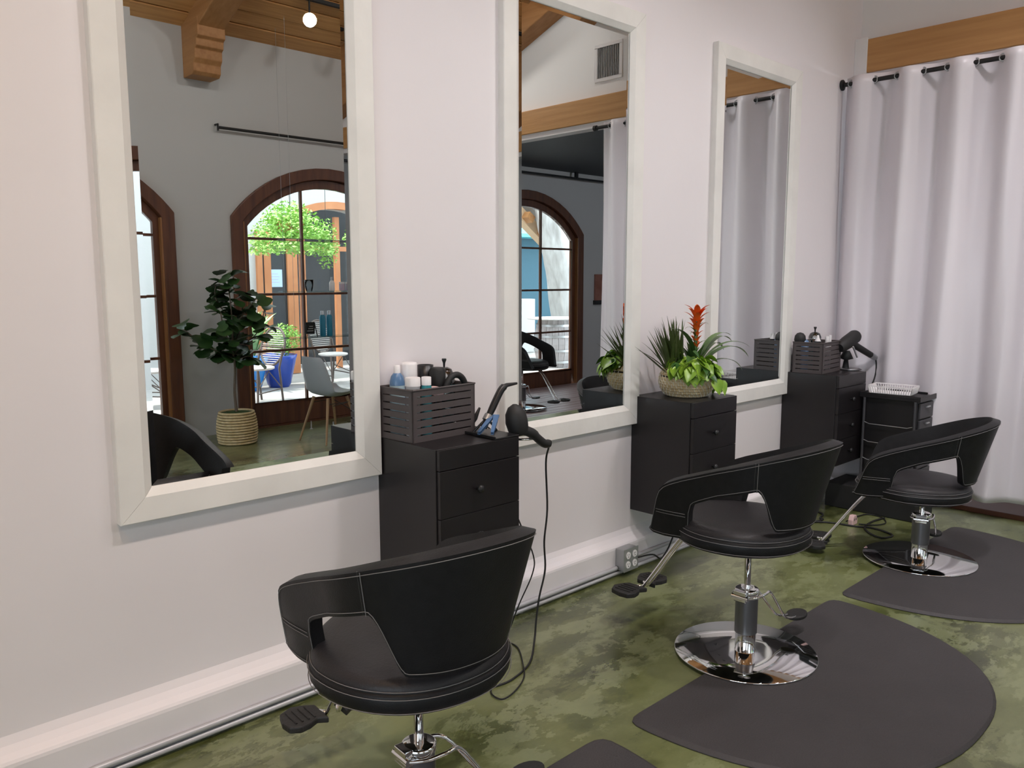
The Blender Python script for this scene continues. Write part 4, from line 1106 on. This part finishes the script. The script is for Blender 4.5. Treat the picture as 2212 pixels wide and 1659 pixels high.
for x in (FC - 1.11, FC - .53, FC + .14): MB().box((x, YF - .19, .3), (x + .48, YF - .18, 2.02)).build('pane', M_glass, d)
d2 = struct(MB().box((6.10, YF, 0), (6.19, YF + .06, 2.3)).build('door_6', M_terra), 'orange framed side door with a paper notice')
MB().box((6.62, YF, 0), (6.80, YF + .06, 2.3)).build('post', M_terra, d2); MB().box((6.19, YF, 2.2), (6.62, YF + .06, 2.3)).build('rail', M_terra, d2)
MB().box((6.19, YF, 0), (6.62, YF + .06, .35)).build('rail', M_terra, d2); MB().box((6.19, YF + .0, .35), (6.62, YF + .02, 2.2)).build('pane', M_void, d2)
t = thing('paper_notice', 'pale blue paper notice on the side door across the courtyard', 'notice', (6.41, YF + .022, 1.56))
MB().box((-.13, 0, -.14), (.13, .003, .14)).build('paper', mat('pale blue paper', (.45, .60, .82), .7), t)
g = MB()
for k in range(4): g.box((-.08, .003, -.07 + k * .045), (.08 - .02 * (k % 2), .0036, -.06 + k * .045))
g.build('text_line', mat('faint print', (.42, .42, .68), .7), t)


def leafy(name, label, loc, r, m, n=260, lsz=.09, squash=.8, seed=1, cat='plant', droop=0., cone=1.):
    random.seed(seed); t = thing(name, label, cat, loc)
    g = MB()
    for k in range(n):
        d = Vector((random.gauss(0, 1), random.gauss(0, 1), random.gauss(0, 1))).normalized() * r * random.random() ** .45
        d.z *= squash; d.z -= droop * (math.hypot(d.x, d.y) / r) ** 2
        a = Vector((random.gauss(0, 1), random.gauss(0, 1), random.gauss(0, .5))).normalized(); b_ = a.cross(Vector((random.gauss(0, 1), random.gauss(0, 1), 1))).normalized(); s = lsz * random.uniform(.6, 1.2)
        g.add([d - a * s * .5, d + b_ * s * .28, d + a * s * .6, d - b_ * s * .28], [(0, 1, 2, 3)])
    o = g.build('foliage', m, t); o['kind'] = 'stuff'; return t


M_fern = mat('bright fern', (.20, .42, .06), .6, col2=(.42, .68, .18), scale=12); M_agave = mat('agave leaf', (.22, .42, .14), .5, col2=(.45, .62, .3), scale=9)
f = leafy('hanging_fern', 'bright green hanging fern in front of the arched entrance', (5.85, -8.0, 2.32), .62, M_fern, 4200, .060, .55, 4, droop=.35)
MB().lathe([(.16, -.12), (.2, 0)], n=20).build('hanging_pot', M_terra, f); MB().tube([(0, 0, 0), (0, 0, 2.4)], .005, 5).build('hook_wire', M_black, f)
f = leafy('trailing_fern', 'green trailing vine hanging right of the fern', (6.42, -8.0, 2.05), .20, M_fern, 600, .05, 1.9, 9)
MB().tube([(0, 0, 0), (0, 0, 2.6)], .004, 5).build('hook_wire', M_black, f)
f = leafy('hanging_fern', 'green hanging fern high at the right edge of the left mirror', (7.05, -8.0, 2.3), .30, M_fern, 1000, .06, .8, 12, droop=.2)
MB().tube([(0, 0, 0), (0, 0, 2.4)], .005, 5).build('hook_wire', M_black, f)
M_bpot = mat('cobalt glaze', (.02, .07, .42), .2); M_bpot2 = mat('azure glaze', (.02, .20, .60), .2)
for k, (x, y, s, lb, mm) in enumerate(((5.72, -8.25, 1.0, 'cobalt blue glazed pot in the courtyard, right one', M_bpot), (5.20, -8.15, 1.05, 'bright blue glazed pot in the courtyard, left one', M_bpot2))):
    t = thing('glazed_pot', lb, 'pot', (x, y, -.01), group='blue glazed pots in the courtyard'); MB().lathe([(.14 * s, 0), (.17 * s, .05), (.25 * s, .40), (.27 * s, .47), (.24 * s, .47), (.2 * s, .40)], n=28).build('pot_body', mm, t)
    MB().lathe([(.2 * s, .40), (.01, .41)], n=20).build('soil', M_rubber, t)
leafy('leafy_shrub', 'small bushy green shrub in the cobalt pot', (5.78, -8.2, .68), .27, M_fern, 1000, .05, .9, 6)
t = thing('agave', 'big pale green agave rosette in the bright blue pot', 'plant', (5.30, -8.15, .46))
ag = blade_mesh(.75, .055, .2, .75, n=10, fold=.25, pw=.8).build('leaf', M_agave, t)
for k in range(22):
    mt = orient((0, 0, .02 * (k % 4)), k * 2.4, .15 + .045 * (k % 9), 0, .7 + .05 * (k % 7))
    if k == 0: ag.matrix_basis = mt
    else: copy_part(ag, t, mt)

# rattan bistro chairs
M_rat = mat('grey brown rattan', (.10, .075, .065), .6); M_ratw = mat('pale rattan weave', (.55, .52, .50), .6)


def rattan(loc, rz, label):
    t = thing('bistro_chair', label, 'chair', loc, rz, 'rattan bistro chairs in the courtyard')
    g = MB()
    for s in (-1, 1):
        g.tube([(.20, s * .20, 0), (.17, s * .19, .44)], .014, 8); g.tube([(-.24, s * .19, 0), (-.19, s * .19, .44), (-.25, s * .20, .66)], .014, 8)
        g.tube([(.20, s * .205, .15), (-.22, s * .20, .18)], .008, 6); g.tube([(.19, s * .2, .2), (.0, s * .2, .42), (-.2, s * .2, .2)], .007, 6)
    g.tube([(.2, -.2, .17), (0, 0, .30), (.2, .2, .17)], .007, 6)
    g.build('frame', M_rat, t)
    MB().lathe([(.19, .43), (.215, .44), (.215, .46), (.19, .468)], n=28).build('seat', M_ratw, t)
    g = MB(); og = [(-.22 - .13 * (.5 + .5 * math.sin(a)), .20 * math.cos(a), .70 + .24 * math.sin(a)) for a in [2 * PI * q / 28 for q in range(29)]]
    g.tube(og, .015, 8, cap=False); g.tube([(-.285, -.2, .70), (-.285, .2, .70)], .012, 8); g.build('back_hoop', M_rat, t)
    g = MB()
    for k in range(17):
        s = -0.9 + k * 1.8 / 16; hw_ = .19 * math.sqrt(max(0, 1 - s * s)); x = -.22 - .13 * (.5 + .5 * s)
        g.tube([(x, -hw_, .70 + .24 * s), (x, hw_, .70 + .24 * s)], .0055, 4)
    o = g.build('back_weave', M_ratw, t); o['kind'] = 'stuff'
    return t


rattan((4.74, -6.95, -.01), PI - .3, 'rattan bistro chair facing away, nearest the arched door')
rattan((6.45, -7.95, -.01), 1.4, 'rattan bistro chair facing the door, behind the shell chair')
rattan((3.62, -7.55, -.01), .4, 'rattan bistro chair seen through the left arched door')

# what shows through the arched door of the middle mirror
M_tealw = mat('teal painted wall', (.03, .10, .14), .7, bump=.2); M_aw = mat('turquoise awning', (.12, .50, .55), .6)
struct(MB().box((9.8, -12.6, 0), (22, -12.4, 3.1)).build('wall_teal', M_tealw), 'teal painted building wall beyond the courtyard')
aw = thing('awning', 'narrow turquoise awning on the teal wall', 'awning', (13.2, -12.05, 2.62))
MB().add([(-3, -.3, .30), (3, -.3, .30), (3, .3, .02), (-3, .3, .02), (-3, .3, -.06), (3, .3, -.06), (3, -.3, -.06), (-3, -.3, -.06)], [(0, 1, 2, 3), (3, 2, 5, 4), (4, 5, 6, 7), (0, 3, 4, 7), (1, 6, 5, 2), (0, 7, 6, 1)]).build('awning_cloth', M_aw, aw)
M_tan = mat('pale tan timber', (.60, .42, .26), .6)
t = thing('timber_pergola', 'pale timber eave with block ends above the courtyard', 'pergola', (0, 0, 0))
def slat(name, x0, z0, x1, z1, th, y0, y1, m_, par):
    a = Vector((x0, 0, z0)); b_ = Vector((x1, 0, z1)); n_ = (b_ - a).cross(Vector((0, 1, 0))).normalized() * th / 2
    return MB().loft([[(p.x, y, p.z) for p in (a - n_, a + n_, b_ + n_, b_ - n_)] for y in (y0, y1)], True, True, False).build(name, m_, par)


slat('eave_beam', 9.2, 3.85, 12.1, 1.75 + .15, .20, -8.6, -8.4, M_tan, t)
slat('eave_board', 9.2, 4.10, 12.1, 2.15, .06, -8.7, -8.3, M_fac, t)
for k in range(5):
    q = .18 + k * .14; x_, z_ = 9.2 + 2.9 * q, 3.85 - 1.95 * q
    slat('rafter_end', x_ - .08, z_ + .05, x_ + .06, z_ - .05, .13, -8.4, -8.25, M_raft, t)
M_trunk = mat('grey bark', (.36, .35, .33), .9, col2=(.55, .55, .53), scale=9, sx=(1, 1, .3), bump=1., bscale=16)
t = thing('tree', 'thick leaning grey barked tree trunk in the courtyard', 'tree', (0, 0, 0))
random.seed(2)
P = smooth_path([(11.75, -8.0, -.02), (11.68, -8.0, .7), (11.55, -8.0, 1.5), (11.35, -8.0, 2.3), (11.2, -8.0, 3.2), (11.1, -8.0, 4.4)], 5)
g = MB(); rings_ = []
for i, p in enumerate(P):
    rings_.append([(p.x + (.27 + .14 * i / len(P)) * (1 + .10 * math.sin(5 * a + i * .3) + .05 * math.sin(11 * a - i)) * math.cos(a), p.y + .3 * (1 + .08 * math.sin(7 * a)) * math.sin(a), p.z) for a in [2 * PI * q / 32 for q in range(32)]])
g.loft(rings_); g.build('trunk', M_trunk, t)
lo = leafy('tree_foliage', '', (0, 0, 0), 2.2, M_fern, 900, .22, .5, 5); lo.name = 'leafy_canopy'; lo['label'] = 'green tree canopy above the leaning trunk'; lo['category'] = 'foliage'; lo.location = (11.6, -8.6, 5.0)
t = thing('wine_barrel', 'weathered grey wooden barrel table in the courtyard', 'barrel', (10.62, -7.35, -.01))
M_bar = mat('weathered staves', (.30, .27, .27), .8, col2=(.42, .40, .40), scale=6, sx=(3, 3, .5)); BR = [(.30, 0), (.355, .22), (.37, .42), (.355, .62), (.30, .84)]
for k in range(20):
    a0, a1 = 2 * PI * k / 20 + .008, 2 * PI * (k + 1) / 20 - .008
    MB().loft([[(r * math.cos(a0), r * math.sin(a0), z), (r * math.cos(a1), r * math.sin(a1), z), ((r - .03) * math.cos(a1), (r - .03) * math.sin(a1), z), ((r - .03) * math.cos(a0), (r - .03) * math.sin(a0), z)] for r, z in BR], True, True, False).build('stave', M_bar, t)
for r, z in ((.335, .10), (.369, .30), (.369, .55), (.33, .74)):
    MB().lathe([(r + .004, z - .02), (r + .004, z + .02)], n=32, cap=False).build('hoop', M_alu, t)
MB().lathe([(.27, .80), (.27, .815)], n=32).build('barrel_head', M_bar, t)
t = thing('round_table', 'round white table top resting over the barrel', 'table', (10.62, -7.35, .835)); MB().lathe([(.48, 0), (.50, .01), (.48, .025)], n=36).build('table_top', M_fac, t)
t = thing('planter_wall', 'white parapet with dark iron scrollwork beyond the barrel', 'parapet', (10.2, -9.7, 0))
MB().box((-.8, -.2, 0), (2.2, .1, 1.12)).build('parapet_body', M_fac, t)
g = MB()
for k in range(26):
    x = -.5 + k * .055; g.tube([(x + .035 * math.cos(a), .125, .80 + .16 * math.sin(a)) for a in [2 * PI * q / 10 for q in range(11)]], .007, 4)
for z in (.62, .98): g.tube([(-.55, .125, z), (.95, .125, z)], .009, 5)
g.build('iron_scroll', M_black2, t)
MB().tube([(1.15, .101, .80), (1.15, .115, .80)], [.2, .2], 4, smooth=False).build('red_star', mat('red paint', (.7, .1, .08), .6), t)
